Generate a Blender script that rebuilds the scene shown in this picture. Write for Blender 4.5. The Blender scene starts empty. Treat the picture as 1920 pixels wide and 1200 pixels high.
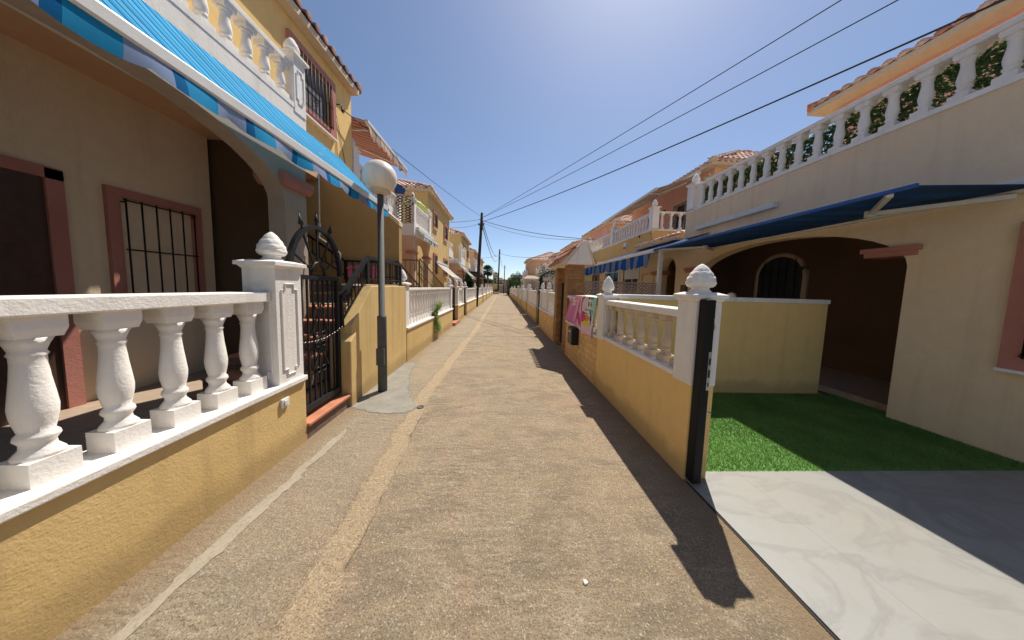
import bpy, math, random
import numpy as np
from mathutils import Vector, Matrix
random.seed(7)
S = bpy.context.scene
COL = S.collection
R = math.radians
# ------------------------------------------------------------------ camera
YAW, PITCH, ROLL = 0.04150632707822708, 0.07584087453954707, 0.027
cam = bpy.data.cameras.new('camera'); co = bpy.data.objects.new('camera', cam); COL.objects.link(co)
f = Vector((math.sin(YAW)*math.cos(PITCH), math.cos(YAW)*math.cos(PITCH), -math.sin(PITCH)))
r = Vector((math.cos(YAW), -math.sin(YAW), 0)); u = r.cross(f)
r2 = math.cos(ROLL)*r+math.sin(ROLL)*u; u2 = -math.sin(ROLL)*r+math.cos(ROLL)*u
M = Matrix((( r2.x, u2.x, -f.x, 0), (r2.y, u2.y, -f.y, 0), (r2.z, u2.z, -f.z, 1.55), (0, 0, 0, 1)))
co.matrix_world = M
cam.sensor_width = 36; cam.lens = 9.0; cam.shift_y = -24/1920; cam.clip_start = .05; cam.clip_end = 3000
S.camera = co
# ------------------------------------------------------------------ light
SUN = Vector((.285, .51, 1)).normalized()
EL = math.asin(SUN.z); AZ = math.atan2(SUN.x, SUN.y)
w = bpy.data.worlds.new('World'); S.world = w; w.use_nodes = True
nt = w.node_tree; sky = nt.nodes.new('ShaderNodeTexSky'); sky.sky_type = 'NISHITA'; sky.sun_disc = False
sky.sun_elevation = EL; sky.sun_rotation = AZ; sky.altitude = 10; sky.air_density = 0.8; sky.dust_density = .55; sky.ozone_density = 2.0
bg = nt.nodes['Background']; bg.inputs[1].default_value = 0.104; nt.links.new(sky.outputs[0], bg.inputs[0])
sl = bpy.data.lights.new('sun', 'SUN'); sl.energy = 4.9; sl.angle = R(.53); sl.color = (1, .94, .83)
so = bpy.data.objects.new('sun', sl); COL.objects.link(so); so.rotation_euler = SUN.to_track_quat('Z', 'Y').to_euler()
S.view_settings.view_transform = 'Standard'; S.view_settings.look = 'None'; S.view_settings.gamma = 1
S.view_settings.exposure = 0.38
S.cycles.max_bounces = 8; S.cycles.diffuse_bounces = 5
# ------------------------------------------------------------------ materials
def srgb(r, g, b):
    c = [x/255 for x in (r, g, b)]
    return tuple(x/12.92 if x <= .04045 else ((x+.055)/1.055)**2.4 for x in c)
class NT:
    def __init__(s, name):
        s.m = bpy.data.materials.new(name); s.m.use_nodes = True; s.t = s.m.node_tree; s.n = s.t.nodes
        s.b = s.n['Principled BSDF']; s.out = s.n['Material Output']
        s.geo = s.n.new('ShaderNodeNewGeometry')
    def L(s, a, b): s.t.links.new(a, b)
    def inp(s, sock, v):
        if hasattr(v, 'is_linked') or isinstance(v, bpy.types.NodeSocket): s.L(v, sock)
        elif isinstance(v, (tuple, list)) and len(v) == 3 and sock.type == 'RGBA': sock.default_value = (*v, 1)
        else: sock.default_value = v
    def pos(s, scale=(1, 1, 1)):
        n = s.n.new('ShaderNodeVectorMath'); n.operation = 'MULTIPLY'; s.L(s.geo.outputs['Position'], n.inputs[0]); n.inputs[1].default_value = scale
        return n.outputs[0]
    def noise(s, scale, detail=4, rough=.55, vec=None, dist=0):
        n = s.n.new('ShaderNodeTexNoise'); n.inputs['Scale'].default_value = scale; n.inputs['Detail'].default_value = detail
        n.inputs['Roughness'].default_value = rough; n.inputs['Distortion'].default_value = dist
        s.L(vec if vec is not None else s.geo.outputs['Position'], n.inputs['Vector']); return n.outputs['Fac']
    def voro(s, scale, feat='F1', out='Distance', vec=None):
        n = s.n.new('ShaderNodeTexVoronoi'); n.feature = feat; n.inputs['Scale'].default_value = scale
        s.L(vec if vec is not None else s.geo.outputs['Position'], n.inputs['Vector']); return n.outputs[out]
    def ramp(s, fac, pts, interp='LINEAR'):
        n = s.n.new('ShaderNodeValToRGB'); n.color_ramp.interpolation = interp; e = n.color_ramp.elements
        while len(e) < len(pts): e.new(.5)
        for i, (p, c) in enumerate(pts):
            e[i].position = p; e[i].color = (*c, 1) if isinstance(c, (tuple, list)) else (c, c, c, 1)
        s.L(fac, n.inputs[0]); return n.outputs[0]
    def mix(s, fac, a, b, mode='MIX'):
        n = s.n.new('ShaderNodeMix'); n.data_type = 'RGBA'; n.blend_type = mode
        s.inp(n.inputs[0], fac); s.inp(n.inputs[6], a); s.inp(n.inputs[7], b); return n.outputs[2]
    def math(s, op, a, b=0, c=0):
        n = s.n.new('ShaderNodeMath'); n.operation = op; s.inp(n.inputs[0], a); s.inp(n.inputs[1], b); s.inp(n.inputs[2], c); return n.outputs[0]
    def sep(s, v=None):
        n = s.n.new('ShaderNodeSeparateXYZ'); s.L(v if v is not None else s.geo.outputs['Position'], n.inputs[0]); return n.outputs
    def bump(s, h, strength=.5, dist=.01, prev=None):
        n = s.n.new('ShaderNodeBump'); n.inputs['Strength'].default_value = strength; n.inputs['Distance'].default_value = dist
        s.L(h, n.inputs['Height'])
        if prev is not None: s.L(prev, n.inputs['Normal'])
        return n.outputs[0]
    def fin(s, col, rough=.8, bump=None, spec=.3, metal=0):
        s.inp(s.b.inputs['Base Color'], col); s.inp(s.b.inputs['Roughness'], rough); s.b.inputs['Specular IOR Level'].default_value = spec
        s.b.inputs['Metallic'].default_value = metal
        if bump is not None: s.L(bump, s.b.inputs['Normal'])
        return s.m

def plaster(name, base, alt, grime=(.30, .24, .15), gr=.35, sc=1.0, foot=True):
    t = NT(name)
    n1 = t.noise(1.1*sc, 6, .6); n2 = t.noise(9, 5, .65)
    c = t.mix(t.ramp(n1, [(.35, 0), (.68, 1)]), base, alt)
    c = t.mix(t.ramp(n2, [(.3, 0), (.8, .35)]), c, tuple(x*.72 for x in base))
    # rain streaks (tall noise) and splash dirt at the foot
    st = t.noise(1, 5, .6, t.pos((7, 7, .5)))
    c = t.mix(t.math('MULTIPLY', t.ramp(st, [(.52, 0), (.75, 1)]), gr), c, grime)
    if foot:
        z = t.sep()[2]
        fm = t.ramp(t.math('ADD', z, t.math('MULTIPLY', t.noise(4, 4), -.25)), [(-.0, .55), (.12, 0)])
        c = t.mix(fm, c, grime)
    h = t.math('ADD', t.noise(70, 3, .6), t.math('MULTIPLY', t.noise(14, 4), .8))
    return t.fin(c, .9, t.bump(h, .45, .006), .15)
M_ = {}
M_['yellow'] = plaster('yellow_plaster', (.69, .49, .22), (.61, .42, .175), (.33, .23, .11), .5)
M_['yellow_smooth'] = plaster('yellow_paint', (.88, .61, .25), (.82, .55, .215), (.42, .29, .14), .22, .6, True)
M_['peach'] = plaster('peach_plaster', (.72, .47, .30), (.66, .42, .25), (.42, .3, .2), .25, 1, False)
M_['ochre'] = plaster('ochre_plaster', (.72, .48, .20), (.66, .42, .165), (.4, .27, .14), .25, 1, False)
M_['sand'] = plaster('sand_plaster', (.80, .64, .44), (.74, .58, .39), (.36, .27, .16), .2, .6, False)
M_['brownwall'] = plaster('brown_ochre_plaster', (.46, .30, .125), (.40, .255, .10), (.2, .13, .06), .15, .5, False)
M_['porchshade'] = plaster('shaded_porch_plaster', (.12, .08, .05), (.09, .06, .04), (.08, .05, .03), .15, 1, False)  # porch shade put into the plaster colour, darker than the wall itself
M_['salmon'] = plaster('salmon_plaster', (.76, .42, .36), (.70, .37, .31), (.35, .2, .16), .2, 1, False)
M_['cream'] = plaster('cream_plaster', (.66, .54, .40), (.60, .48, .34), (.4, .32, .24), .25, 1, False)
M_['white'] = plaster('white_concrete', (.86, .82, .77), (.80, .76, .70), (.45, .40, .33), .40, 1.4, False)
M_['pinktrim'] = plaster('terracotta_trim', (.50, .22, .17), (.44, .18, .14), (.3, .16, .12), .25, 2, False)
M_['greyrender'] = plaster('grey_render', (.46, .38, .30), (.40, .33, .26), (.25, .2, .16), .25, 2, False)

def simple(name, col, rough=.6, metal=0, spec=.4, var=.25, sc=12, bump=.1):
    t = NT(name); n = t.noise(sc, 4)
    c = t.mix(t.ramp(n, [(.3, 0), (.75, 1)]), col, tuple(x*(1-var) for x in col))
    return t.fin(c, rough, t.bump(t.noise(60, 3), bump, .004), spec, metal)
M_['iron'] = simple('black_iron', (.014, .015, .017), .5, .0, .35)
M_['pole'] = simple('grey_painted_steel', (.105, .105, .10), .7, 0, .25)
M_['alu'] = simple('white_lacquered_metal', (.66, .65, .62), .35, 0, .5, .12)
M_['darkwood'] = simple('tarred_timber', (.055, .04, .032), .85, 0, .2, .5, 30, .5)
M_['plastic'] = simple('white_plastic', (.72, .70, .66), .4, 0, .5, .1)
M_['cable'] = simple('black_cable', (.02, .02, .022), .6)
M_['steel'] = simple('bare_steel', (.55, .54, .50), .3, .9)
M_['pink'] = simple('pink_rubber', (.75, .18, .28), .6)
M_['red'] = simple('red_metal', (.5, .06, .05), .5)
M_['dark'] = simple('dark_interior', (.035, .03, .028), .9)
M_['brownfr'] = simple('brown_metal', (.09, .045, .03), .5)
M_['lattice'] = simple('lattice_plastic', (.33, .27, .24), .7)
M_['soil'] = simple('soil', (.12, .08, .05), .95)
M_['limeumb'] = simple('lime_fabric', (.52, .66, .25), .85)
M_['navyfab'] = simple('blue_fabric', (.03, .10, .35), .85)
M_['bark'] = simple('palm_bark', (.16, .11, .07), .95, 0, .1, .4, 20, .8)
def glassm():
    t = NT('window_glass'); n = t.noise(3, 3)
    return t.fin(t.mix(n, (.02, .025, .03), (.06, .07, .08)), .06, None, .8)
M_['glass'] = glassm()
def shutter():
    t = NT('roller_shutter'); z = t.sep()[2]; fr = t.math('FRACT', t.math('MULTIPLY', z, 22))
    return t.fin(t.mix(t.ramp(fr, [(.0, 1), (.12, 0)]), (.62, .60, .56), (.25, .24, .22)), .5, t.bump(t.ramp(fr, [(0, 0), (.2, 1), (.9, .9), (1, 0)]), .6, .01))
M_['shutter'] = shutter()
def globem():
    t = NT('opal_globe'); z = t.sep()[2]
    n = t.noise(1, 5, .6, t.pos((14, 14, 3)))
    c = t.mix(t.ramp(n, [(.45, 0), (.75, .5)]), (.80, .72, .60), (.60, .50, .38))
    t.b.inputs['Subsurface Weight'].default_value = .35; t.b.inputs['Subsurface Radius'].default_value = (.3, .25, .2); t.b.inputs['Subsurface Scale'].default_value = .3
    return t.fin(c, .3, None, .5)
M_['globe'] = globem()
def tilem(name, cols):
    t = NT(name); n = t.noise(25, 4)
    c = t.ramp(t.geo.outputs['Random Per Island'], [(i/len(cols), c) for i, c in enumerate(cols)], 'LINEAR')
    c = t.mix(t.ramp(n, [(.45, 0), (.8, .6)]), c, (.30, .20, .15))
    return t.fin(c, .85, t.bump(t.noise(80, 3), .3, .004), .2)
M_['tile'] = tilem('terracotta_tile', [(.42, .15, .09), (.55, .25, .16), (.34, .12, .08), (.62, .36, .25), (.48, .19, .12)])
M_['tileshade'] = tilem('shaded_tile', [(.17, .08, .075), (.24, .12, .11), (.13, .07, .07), (.28, .15, .13)])  # tile tones darkened to carry the shade of the backlit eave
M_['tilepale'] = tilem('sunlit_pale_tile', [(.72, .50, .38), (.50, .20, .13), (.80, .62, .50), (.62, .36, .26), (.75, .56, .44)])  # cream and terracotta mixed per tile; cream tones carry painted sun highlights
M_['terracotta'] = simple('terracotta_paver', (.52, .20, .11), .6, 0, .4, .3, 8, .2)
def fabric(name, period, stops, transl=.35, axis=1, off=0.0):
    t = NT(name); y = t.sep()[axis]; fr = t.math('FRACT', t.math('ADD', t.math('DIVIDE', y, period), off))
    c = t.ramp(fr, stops, 'CONSTANT')
    c = t.mix(t.ramp(t.noise(2.2, 5), [(.35, 0), (.8, .35)]), c, (.25, .25, .25), 'MULTIPLY')
    t.fin(c, .85, t.bump(t.noise(260, 2), .2, .002), .1)
    tr = t.n.new('ShaderNodeBsdfTranslucent'); t.L(c, tr.inputs[0]) if not isinstance(c, tuple) else None
    mx = t.n.new('ShaderNodeMixShader'); mx.inputs[0].default_value = transl
    t.L(t.b.outputs[0], mx.inputs[1]); t.L(tr.outputs[0], mx.inputs[2]); t.L(mx.outputs[0], t.out.inputs[0]); return t.m
B1, B2, B3 = (.02, .31, .64), (.0, .10, .30), (.08, .44, .74)
M_['fabblue'] = fabric('blue_awning_fabric', .155, [(0, B3), (.36, B2), (.48, B1), (.70, B3), (.88, B2)], .3)
M_['fabval'] = fabric('blue_lilac_valance_fabric', .42, [(0, (.02, .30, .60)), (.42, (.28, .38, .60)), (.86, (.0, .13, .36))], .3)
M_['fabnavy'] = fabric('blue_grey_striped_fabric', .46, [(0, (.012, .10, .42)), (.5, (.20, .27, .38))], .3)
M_['fabbrown'] = fabric('brown_striped_fabric', .16, [(0, (.34, .13, .08)), (.45, (.20, .07, .05)), (.8, (.48, .28, .20))], .13)
M_['fabtaupe'] = fabric('taupe_striped_fabric', .22, [(0, (.34, .24, .19)), (.4, (.18, .12, .09)), (.6, (.44, .34, .28)), (.85, (.24, .16, .12))], .12)
M_['fabshade'] = fabric('shaded_navy_fabric', .30, [(0, (.015, .07, .20)), (.5, (.02, .05, .12))], .02)  # navy darkened so the colour itself holds the shaded awning underside
M_['fabbeige'] = fabric('beige_striped_fabric', .20, [(0, (.55, .42, .32)), (.5, (.34, .17, .12)), (.7, (.62, .5, .4))], .25)
M_['fabgreen'] = fabric('green_white_fabric', .24, [(0, (.06, .12, .07)), (.5, (.7, .7, .66))], .25)
M_['fabwhite'] = fabric('white_fabric', 1.0, [(0, (.68, .66, .62)), (.5, (.66, .64, .6))], .35)
def foliage(name, a, b):
    t = NT(name); c = t.mix(t.geo.outputs['Random Per Island'], a, b)
    c = t.mix(t.ramp(t.noise(2.0, 3), [(.35, 0), (.7, .7)]), c, tuple(x*.55 for x in a))
    t.fin(c, .6, None, .3)
    tr = t.n.new('ShaderNodeBsdfTranslucent'); t.L(c, tr.inputs[0])
    mx = t.n.new('ShaderNodeMixShader'); mx.inputs[0].default_value = .3
    t.L(t.b.outputs[0], mx.inputs[1]); t.L(tr.outputs[0], mx.inputs[2]); t.L(mx.outputs[0], t.out.inputs[0]); return t.m
M_['leaf'] = foliage('green_leaves', (.05, .11, .03), (.12, .19, .05))
M_['leafpale'] = foliage('pale_green_leaves', (.20, .31, .07), (.36, .42, .15))
M_['leafdark'] = foliage('dark_leaves', (.02, .05, .015), (.05, .09, .03))
M_['ivy'] = foliage('plastic_ivy', (.03, .09, .03), (.13, .22, .08))
M_['turf'] = foliage('turf_blades', (.16, .30, .06), (.27, .43, .13))
def brickclad(name, a, b, mort, sx, sz, axis='x'):
    t = NT(name); s = t.sep()
    cb = t.n.new('ShaderNodeCombineXYZ'); t.L(t.math('ADD', s[1], s[0]), cb.inputs[0]); t.L(s[2], cb.inputs[1])
    wv = t.n.new('ShaderNodeVectorMath'); wv.operation = 'ADD'; t.L(cb.outputs[0], wv.inputs[0])
    nn = t.n.new('ShaderNodeTexNoise'); nn.inputs['Scale'].default_value = 6; t.L(t.geo.outputs['Position'], nn.inputs['Vector'])
    vs = t.n.new('ShaderNodeVectorMath'); vs.operation = 'SCALE'; t.L(nn.outputs['Color'], vs.inputs[0]); vs.inputs['Scale'].default_value = .035; t.L(vs.outputs[0], wv.inputs[1])
    br = t.n.new('ShaderNodeTexBrick'); t.L(wv.outputs[0], br.inputs[0]); br.inputs['Scale'].default_value = 1
    br.inputs['Brick Width'].default_value = sx; br.inputs['Row Height'].default_value = sz; br.inputs['Mortar Size'].default_value = .004; br.inputs['Mortar Smooth'].default_value = .3
    br.inputs[1].default_value = (*a, 1); br.inputs[2].default_value = (*b, 1); br.inputs[3].default_value = (*mort, 1)
    c = t.mix(t.ramp(t.noise(7, 5), [(.35, 0), (.75, .8)]), br.outputs[0], tuple(x*.72 for x in b))
    h = t.math('ADD', t.math('MULTIPLY', br.outputs[1], -1.2), t.noise(22, 4))
    return t.fin(c, .85, t.bump(h, .7, .015), .2)
M_['stoneclad'] = brickclad('stone_cladding', (.86, .58, .27), (.74, .47, .20), (.34, .21, .10), .21, .11)
M_['brickclad'] = brickclad('brown_brick_cladding', (.46, .26, .12), (.34, .18, .08), (.30, .19, .1), .17, .075)
M_['riser'] = brickclad('speckled_stone', (.17, .12, .10), (.25, .16, .12), (.1, .08, .07), .3, .3)
def marblem():
    t = NT('pale_marble'); v = t.noise(1.3, 8, .6, t.pos((1, 1.8, 1)), 1.1); g = t.sep()
    c = t.mix(t.ramp(v, [(.44, 0), (.5, .9), (.56, 0)]), (.29, .288, .27), (.235, .232, .22))
    c = t.mix(t.ramp(t.noise(.9, 4), [(.4, 0), (.75, .5)]), c, (.30, .27, .225))
    jn = t.math('MINIMUM', t.math('ABSOLUTE', t.math('SUBTRACT', t.math('FRACT', t.math('MULTIPLY', t.math('SUBTRACT', g[0], 2.62), 1/1.1)), .5)), t.math('ABSOLUTE', t.math('SUBTRACT', t.math('FRACT', t.math('MULTIPLY', t.math('ADD', g[1], 1.65), 1/1.6)), .5)))
    c = t.mix(t.ramp(jn, [(.0, .6), (.0035, 0)]), c, (.17, .165, .15))
    c = t.mix(t.ramp(t.noise(4, 6, .7), [(.52, 0), (.8, .35)]), c, (.22, .19, .15))
    return t.fin(c, .45, t.bump(t.noise(8, 4), .05, .01), .35)
M_['marble'] = marblem()
def turfbase():
    t = NT('turf_backing'); n = t.noise(60, 3)
    return t.fin(t.mix(n, (.06, .16, .03), (.12, .27, .06)), .9)
M_['turfbase'] = turfbase()
def road():
    t = NT('worn_concrete'); s = t.sep()
    x, y = s[0], s[1]
    big = t.noise(.9, 6, .6, None, .6); mid = t.noise(3.2, 6, .65, None, 1.0)
    tan_, grey, pale, rust = (.34, .255, .158), (.29, .23, .155), (.42, .335, .225), (.39, .255, .125)
    c = t.mix(t.ramp(big, [(.38, 0), (.62, 1)]), tan_, grey)
    c = t.mix(t.ramp(mid, [(.5, 0), (.72, .8)]), c, pale)
    c = t.mix(t.ramp(t.noise(.8, 4, .5, t.pos((1, .6, 1))), [(.60, 0), (.72, .45)]), c, rust)
    # greyer slab between the sandy trench strip and the left wall
    pk = t.noise(1.7, 5, .6, t.pos((1, .55, 1)), 1.4)
    c = t.mix(t.ramp(pk, [(.5, 0), (.60, .7)]), c, (.36, .25, .165))
    c = t.mix(t.ramp(t.noise(2.1, 6, .7, t.pos((.7, 1.5, 1)), 1.6), [(.46, 0), (.60, .8)]), c, (.215, .168, .115))
    c = t.mix(t.ramp(t.noise(5.5, 6, .7, t.pos((.45, 1.8, 1)), 1.8), [(.52, 0), (.66, .6)]), c, (.43, .35, .25))
    lw = t.n.new('ShaderNodeMapRange'); t.L(x, lw.inputs[0]); lw.inputs[1].default_value = -.95; lw.inputs[2].default_value = -1.15; lw.inputs[3].default_value = 0; lw.inputs[4].default_value = .4
    c = t.mix(lw.outputs[0], c, (.34, .29, .21))
    # sandy trench strip, its edges eaten by noise
    def mr(v, a, b, p, q):
        m = t.n.new('ShaderNodeMapRange'); t.L(v, m.inputs[0])
        for k_, x_ in zip((1, 2, 3, 4), (a, b, p, q)): m.inputs[k_].default_value = x_
        return m.outputs[0]
    cen = t.math('ADD', mr(y, .9, 3.6, -.875, -1.06), mr(y, 3.7, 9, 0, .14)); cen = t.math('ADD', cen, t.math('MULTIPLY', t.math('SUBTRACT', t.noise(.8, 3, .5, t.pos((0, 1, 0))), .5), .14))
    d = t.math('ABSOLUTE', t.math('SUBTRACT', x, cen))
    d = t.math('ADD', d, t.math('MULTIPLY', t.math('SUBTRACT', t.noise(6, 7, .72), .5), .20))
    strip = t.ramp(d, [(.075, 1), (.115, 0)])
    c = t.mix(t.math('MULTIPLY', strip, .85), c, t.mix(t.noise(11, 5, .7), (.49, .37, .23), (.39, .285, .175)))
    # fine aggregate
    ag = t.noise(95, 4, .75); ag2 = t.voro(150, 'F1', 'Color')
    agb = t.n.new('ShaderNodeSeparateXYZ'); t.L(ag2, agb.inputs[0])
    c = t.mix(t.ramp(ag, [(.39, .8), (.49, 0)]), c, (.12, .085, .052))
    c = t.mix(t.ramp(agb.outputs[0], [(.84, 0), (.97, .5)]), c, (.58, .51, .41))
    c = t.mix(t.ramp(t.noise(34, 5, .7), [(.34, .55), (.56, 0)]), c, (.20, .15, .105))
    # darker damp / dirt along the walls
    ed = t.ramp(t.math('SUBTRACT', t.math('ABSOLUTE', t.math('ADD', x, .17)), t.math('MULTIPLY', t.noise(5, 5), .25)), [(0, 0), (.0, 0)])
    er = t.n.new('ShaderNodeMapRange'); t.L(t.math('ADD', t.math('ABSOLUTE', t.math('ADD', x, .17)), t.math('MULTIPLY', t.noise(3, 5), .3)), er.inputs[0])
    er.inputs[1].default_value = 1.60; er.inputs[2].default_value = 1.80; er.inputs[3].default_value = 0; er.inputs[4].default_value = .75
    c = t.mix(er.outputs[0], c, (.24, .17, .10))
    # fine cracks
    cen2 = t.math('ADD', cen, .098); dc = t.math('ABSOLUTE', t.math('SUBTRACT', t.math('ADD', x, t.math('MULTIPLY', t.math('SUBTRACT', t.noise(7, 7, .7), .5), .10)), cen2))
    crk = t.math('MULTIPLY', t.ramp(dc, [(.0, 1), (.006, 0)]), t.ramp(t.noise(2.3, 3), [(.46, 0), (.54, 1)]))
    c = t.mix(t.math('MULTIPLY', crk, .5), c, (.20, .15, .09))
    # joints across the lane
    # broom arcs
    wv = t.n.new('ShaderNodeTexWave'); wv.wave_type = 'BANDS'; wv.bands_direction = 'Y'; wv.inputs['Scale'].default_value = 5.5; wv.inputs['Distortion'].default_value = 9; wv.inputs['Detail'].default_value = 4; wv.inputs['Detail Scale'].default_value = 1.3
    t.L(t.geo.outputs['Position'], wv.inputs[0])
    h = t.math('ADD', t.math('MULTIPLY', ag, 1.0), t.math('MULTIPLY', t.noise(34, 5, .7), 1.2))
    h = t.math('ADD', h, t.math('MULTIPLY', t.math('MULTIPLY', wv.outputs[1], t.ramp(big, [(.45, 0), (.6, 1)])), .5))
    h = t.math('ADD', h, t.math('MULTIPLY', crk, -.8))
    h = t.math('ADD', h, t.math('MULTIPLY', strip, .8))
    return t.fin(c, .9, t.bump(h, 1.0, .010), .2)
M_['road'] = road()
def cement(name, col, alt):
    t = NT(name); n = t.noise(5, 6, .65)
    c = t.mix(t.ramp(n, [(.35, 0), (.7, 1)]), col, alt); c = t.mix(t.ramp(t.noise(60, 4, .7), [(.35, .5), (.5, 0)]), c, tuple(x*.5 for x in col))
    return t.fin(c, .9, t.bump(t.math('ADD', t.noise(50, 4, .7), t.noise(8, 4)), .6, .008), .2)
M_['cement'] = cement('grey_cement', (.285, .265, .22), (.22, .20, .165))
M_['palestrip'] = cement('pale_cement', (.35, .30, .23), (.28, .235, .17))
M_['dirt'] = cement('dusty_earth', (.34, .26, .17), (.26, .20, .13))
M_['jointgrey'] = cement('joint_grey', (.17, .15, .12), (.26, .23, .18))
M_['curtain'] = simple('grey_curtain', (.20, .18, .20), .8, 0, .2, .5, 14, .1)
M_['ironmatt'] = simple('matt_black_metal', (.008, .008, .009), .6, 0, .25)
M_['stonecream'] = plaster('bare_cast_stone', (.62, .52, .41), (.56, .46, .35), (.4, .33, .25), .2, 1.4, False)
M_['tilefloor'] = simple('patio_tile', (.40, .30, .22), .6)

# ------------------------------------------------------------------ mesh helpers
class MB:
    def __init__(s): s.v = []; s.f = []; s.m = []; s.sm = []
    def quad(s, pts, m=0, smooth=False):
        b = len(s.v); s.v += [tuple(p) for p in pts]; s.f.append(tuple(range(b, b+len(pts)))); s.m.append(m); s.sm.append(smooth)
    def faces(s, vs, fs, m=0, smooth=False):
        b = len(s.v); s.v += [tuple(p) for p in vs]
        for q in fs: s.f.append(tuple(b+i for i in q)); s.m.append(m); s.sm.append(smooth)
    def box(s, x0, x1, y0, y1, z0, z1, m=0):
        if x0 > x1: x0, x1 = x1, x0
        if y0 > y1: y0, y1 = y1, y0
        vs = [(x0, y0, z0), (x1, y0, z0), (x1, y1, z0), (x0, y1, z0), (x0, y0, z1), (x1, y0, z1), (x1, y1, z1), (x0, y1, z1)]
        s.faces(vs, [(0, 3, 2, 1), (4, 5, 6, 7), (0, 1, 5, 4), (1, 2, 6, 5), (2, 3, 7, 6), (3, 0, 4, 7)], m); return s
    def frust(s, cx, cy, a0, b0, z0, a1, b1, z1, m=0):
        vs = [(cx-a0, cy-b0, z0), (cx+a0, cy-b0, z0), (cx+a0, cy+b0, z0), (cx-a0, cy+b0, z0), (cx-a1, cy-b1, z1), (cx+a1, cy-b1, z1), (cx+a1, cy+b1, z1), (cx-a1, cy+b1, z1)]
        s.faces(vs, [(0, 3, 2, 1), (4, 5, 6, 7), (0, 1, 5, 4), (1, 2, 6, 5), (2, 3, 7, 6), (3, 0, 4, 7)], m); return s
    def prism(s, poly, axis, a, b, m=0):
        """poly in the two other axes (order kept), extruded from a to b on axis"""
        def P(p, t):
            if axis == 'x': return (t, p[0], p[1])
            if axis == 'y': return (p[0], t, p[1])
            return (p[0], p[1], t)
        n = len(poly); vs = [P(p, a) for p in poly]+[P(p, b) for p in poly]
        fs = [tuple(range(n)), tuple(range(2*n-1, n-1, -1))]+[(i, i+n, (i+1) % n+n, (i+1) % n) for i in range(n)]
        s.faces(vs, fs, m); return s
    def lathe(s, prof, c, seg=16, m=0, fn=None, smooth=True):
        vs = []; n = len(prof)
        for i, (rr, z) in enumerate(prof):
            for k in range(seg):
                a = 2*math.pi*k/seg; q = rr*(fn(a, z, i) if fn else 1); vs.append((c[0]+q*math.cos(a), c[1]+q*math.sin(a), c[2]+z))
        fs = [(i*seg+k, i*seg+(k+1) % seg, (i+1)*seg+(k+1) % seg, (i+1)*seg+k) for i in range(n-1) for k in range(seg)]
        fs.append(tuple(range(seg))[::-1]); fs.append(tuple(range((n-1)*seg, n*seg)))
        s.faces(vs, fs, m, smooth); return s
    def tube(s, pts, rad, seg=6, m=0, smooth=True, closed=False):
        pts = [Vector(p) for p in pts]; n = len(pts); vs = []
        for i, p in enumerate(pts):
            a = pts[i-1] if (i > 0 or closed) else p; b = pts[(i+1) % n] if (i < n-1 or closed) else p
            d = (b-a).normalized(); up = Vector((0, 0, 1)) if abs(d.z) < .93 else Vector((0, 1, 0))
            e1 = d.cross(up).normalized(); e2 = d.cross(e1); q = rad[i] if isinstance(rad, (list, tuple)) else rad
            for k in range(seg):
                an = 2*math.pi*k/seg+math.pi/4; vs.append(tuple(p+e1*math.cos(an)*q+e2*math.sin(an)*q))
        rng = n if closed else n-1
        fs = [(i*seg+k, i*seg+(k+1) % seg, ((i+1) % n)*seg+(k+1) % seg, ((i+1) % n)*seg+k) for i in range(rng) for k in range(seg)]
        if not closed: fs += [tuple(range(seg))[::-1], tuple(range((n-1)*seg, n*seg))]
        s.faces(vs, fs, m, smooth); return s
    def bar(s, a, b, w, m=0): return s.tube([a, b], w*.7071, 4, m, False)
    def build(s, name, mats, parent=None, bevel=0, org=None):
        me = bpy.data.meshes.new(name); o0 = org if org is not None else (parent['_o'] if parent is not None else None)
        O = Vector(o0) if o0 is not None else Vector((0, 0, 0))
        me.from_pydata([(x-O.x, y-O.y, z-O.z) for x, y, z in s.v], [], s.f)
        if not isinstance(mats, (list, tuple)): mats = [mats]
        for q in mats: me.materials.append(M_[q] if isinstance(q, str) else q)
        me.polygons.foreach_set('material_index', s.m); me.polygons.foreach_set('use_smooth', s.sm)
        me.update(); o = bpy.data.objects.new(name, me); COL.objects.link(o)
        if parent is not None: o.parent = parent; o['_o'] = list(O)
        else: o.location = O; o['_o'] = list(O)
        if bevel:
            b = o.modifiers.new('bevel', 'BEVEL'); b.width = bevel; b.segments = 2; b.limit_method = 'ANGLE'; b.angle_limit = R(50)
        return o
def thing(name, label, cat, loc=(0, 0, 0), group=None):
    o = bpy.data.objects.new(name, None); COL.objects.link(o); o.location = loc; o['_o'] = list(loc); o.empty_display_size = .2
    o['label'] = label; o['category'] = cat
    if group: o['group'] = group
    return o
def tag(o, label, cat, group=None):
    o['label'] = label; o['category'] = cat
    if group: o['group'] = group
    return o
def struct(name, mb, mat, kind='structure'):
    o = mb.build(name, mat); o['kind'] = kind; return o
def inst(mesh_obj, name, parent, loc, mats=None):
    o = bpy.data.objects.new(name, mesh_obj.data); COL.objects.link(o); o.parent = parent; O = parent['_o']
    o.location = (loc[0]-O[0], loc[1]-O[1], loc[2]-O[2]); o['_o'] = list(loc)
    for md in mesh_obj.modifiers:
        b = o.modifiers.new('bevel', 'BEVEL'); b.width = md.width; b.segments = md.segments; b.limit_method = 'ANGLE'; b.angle_limit = md.angle_limit
    return o

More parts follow.
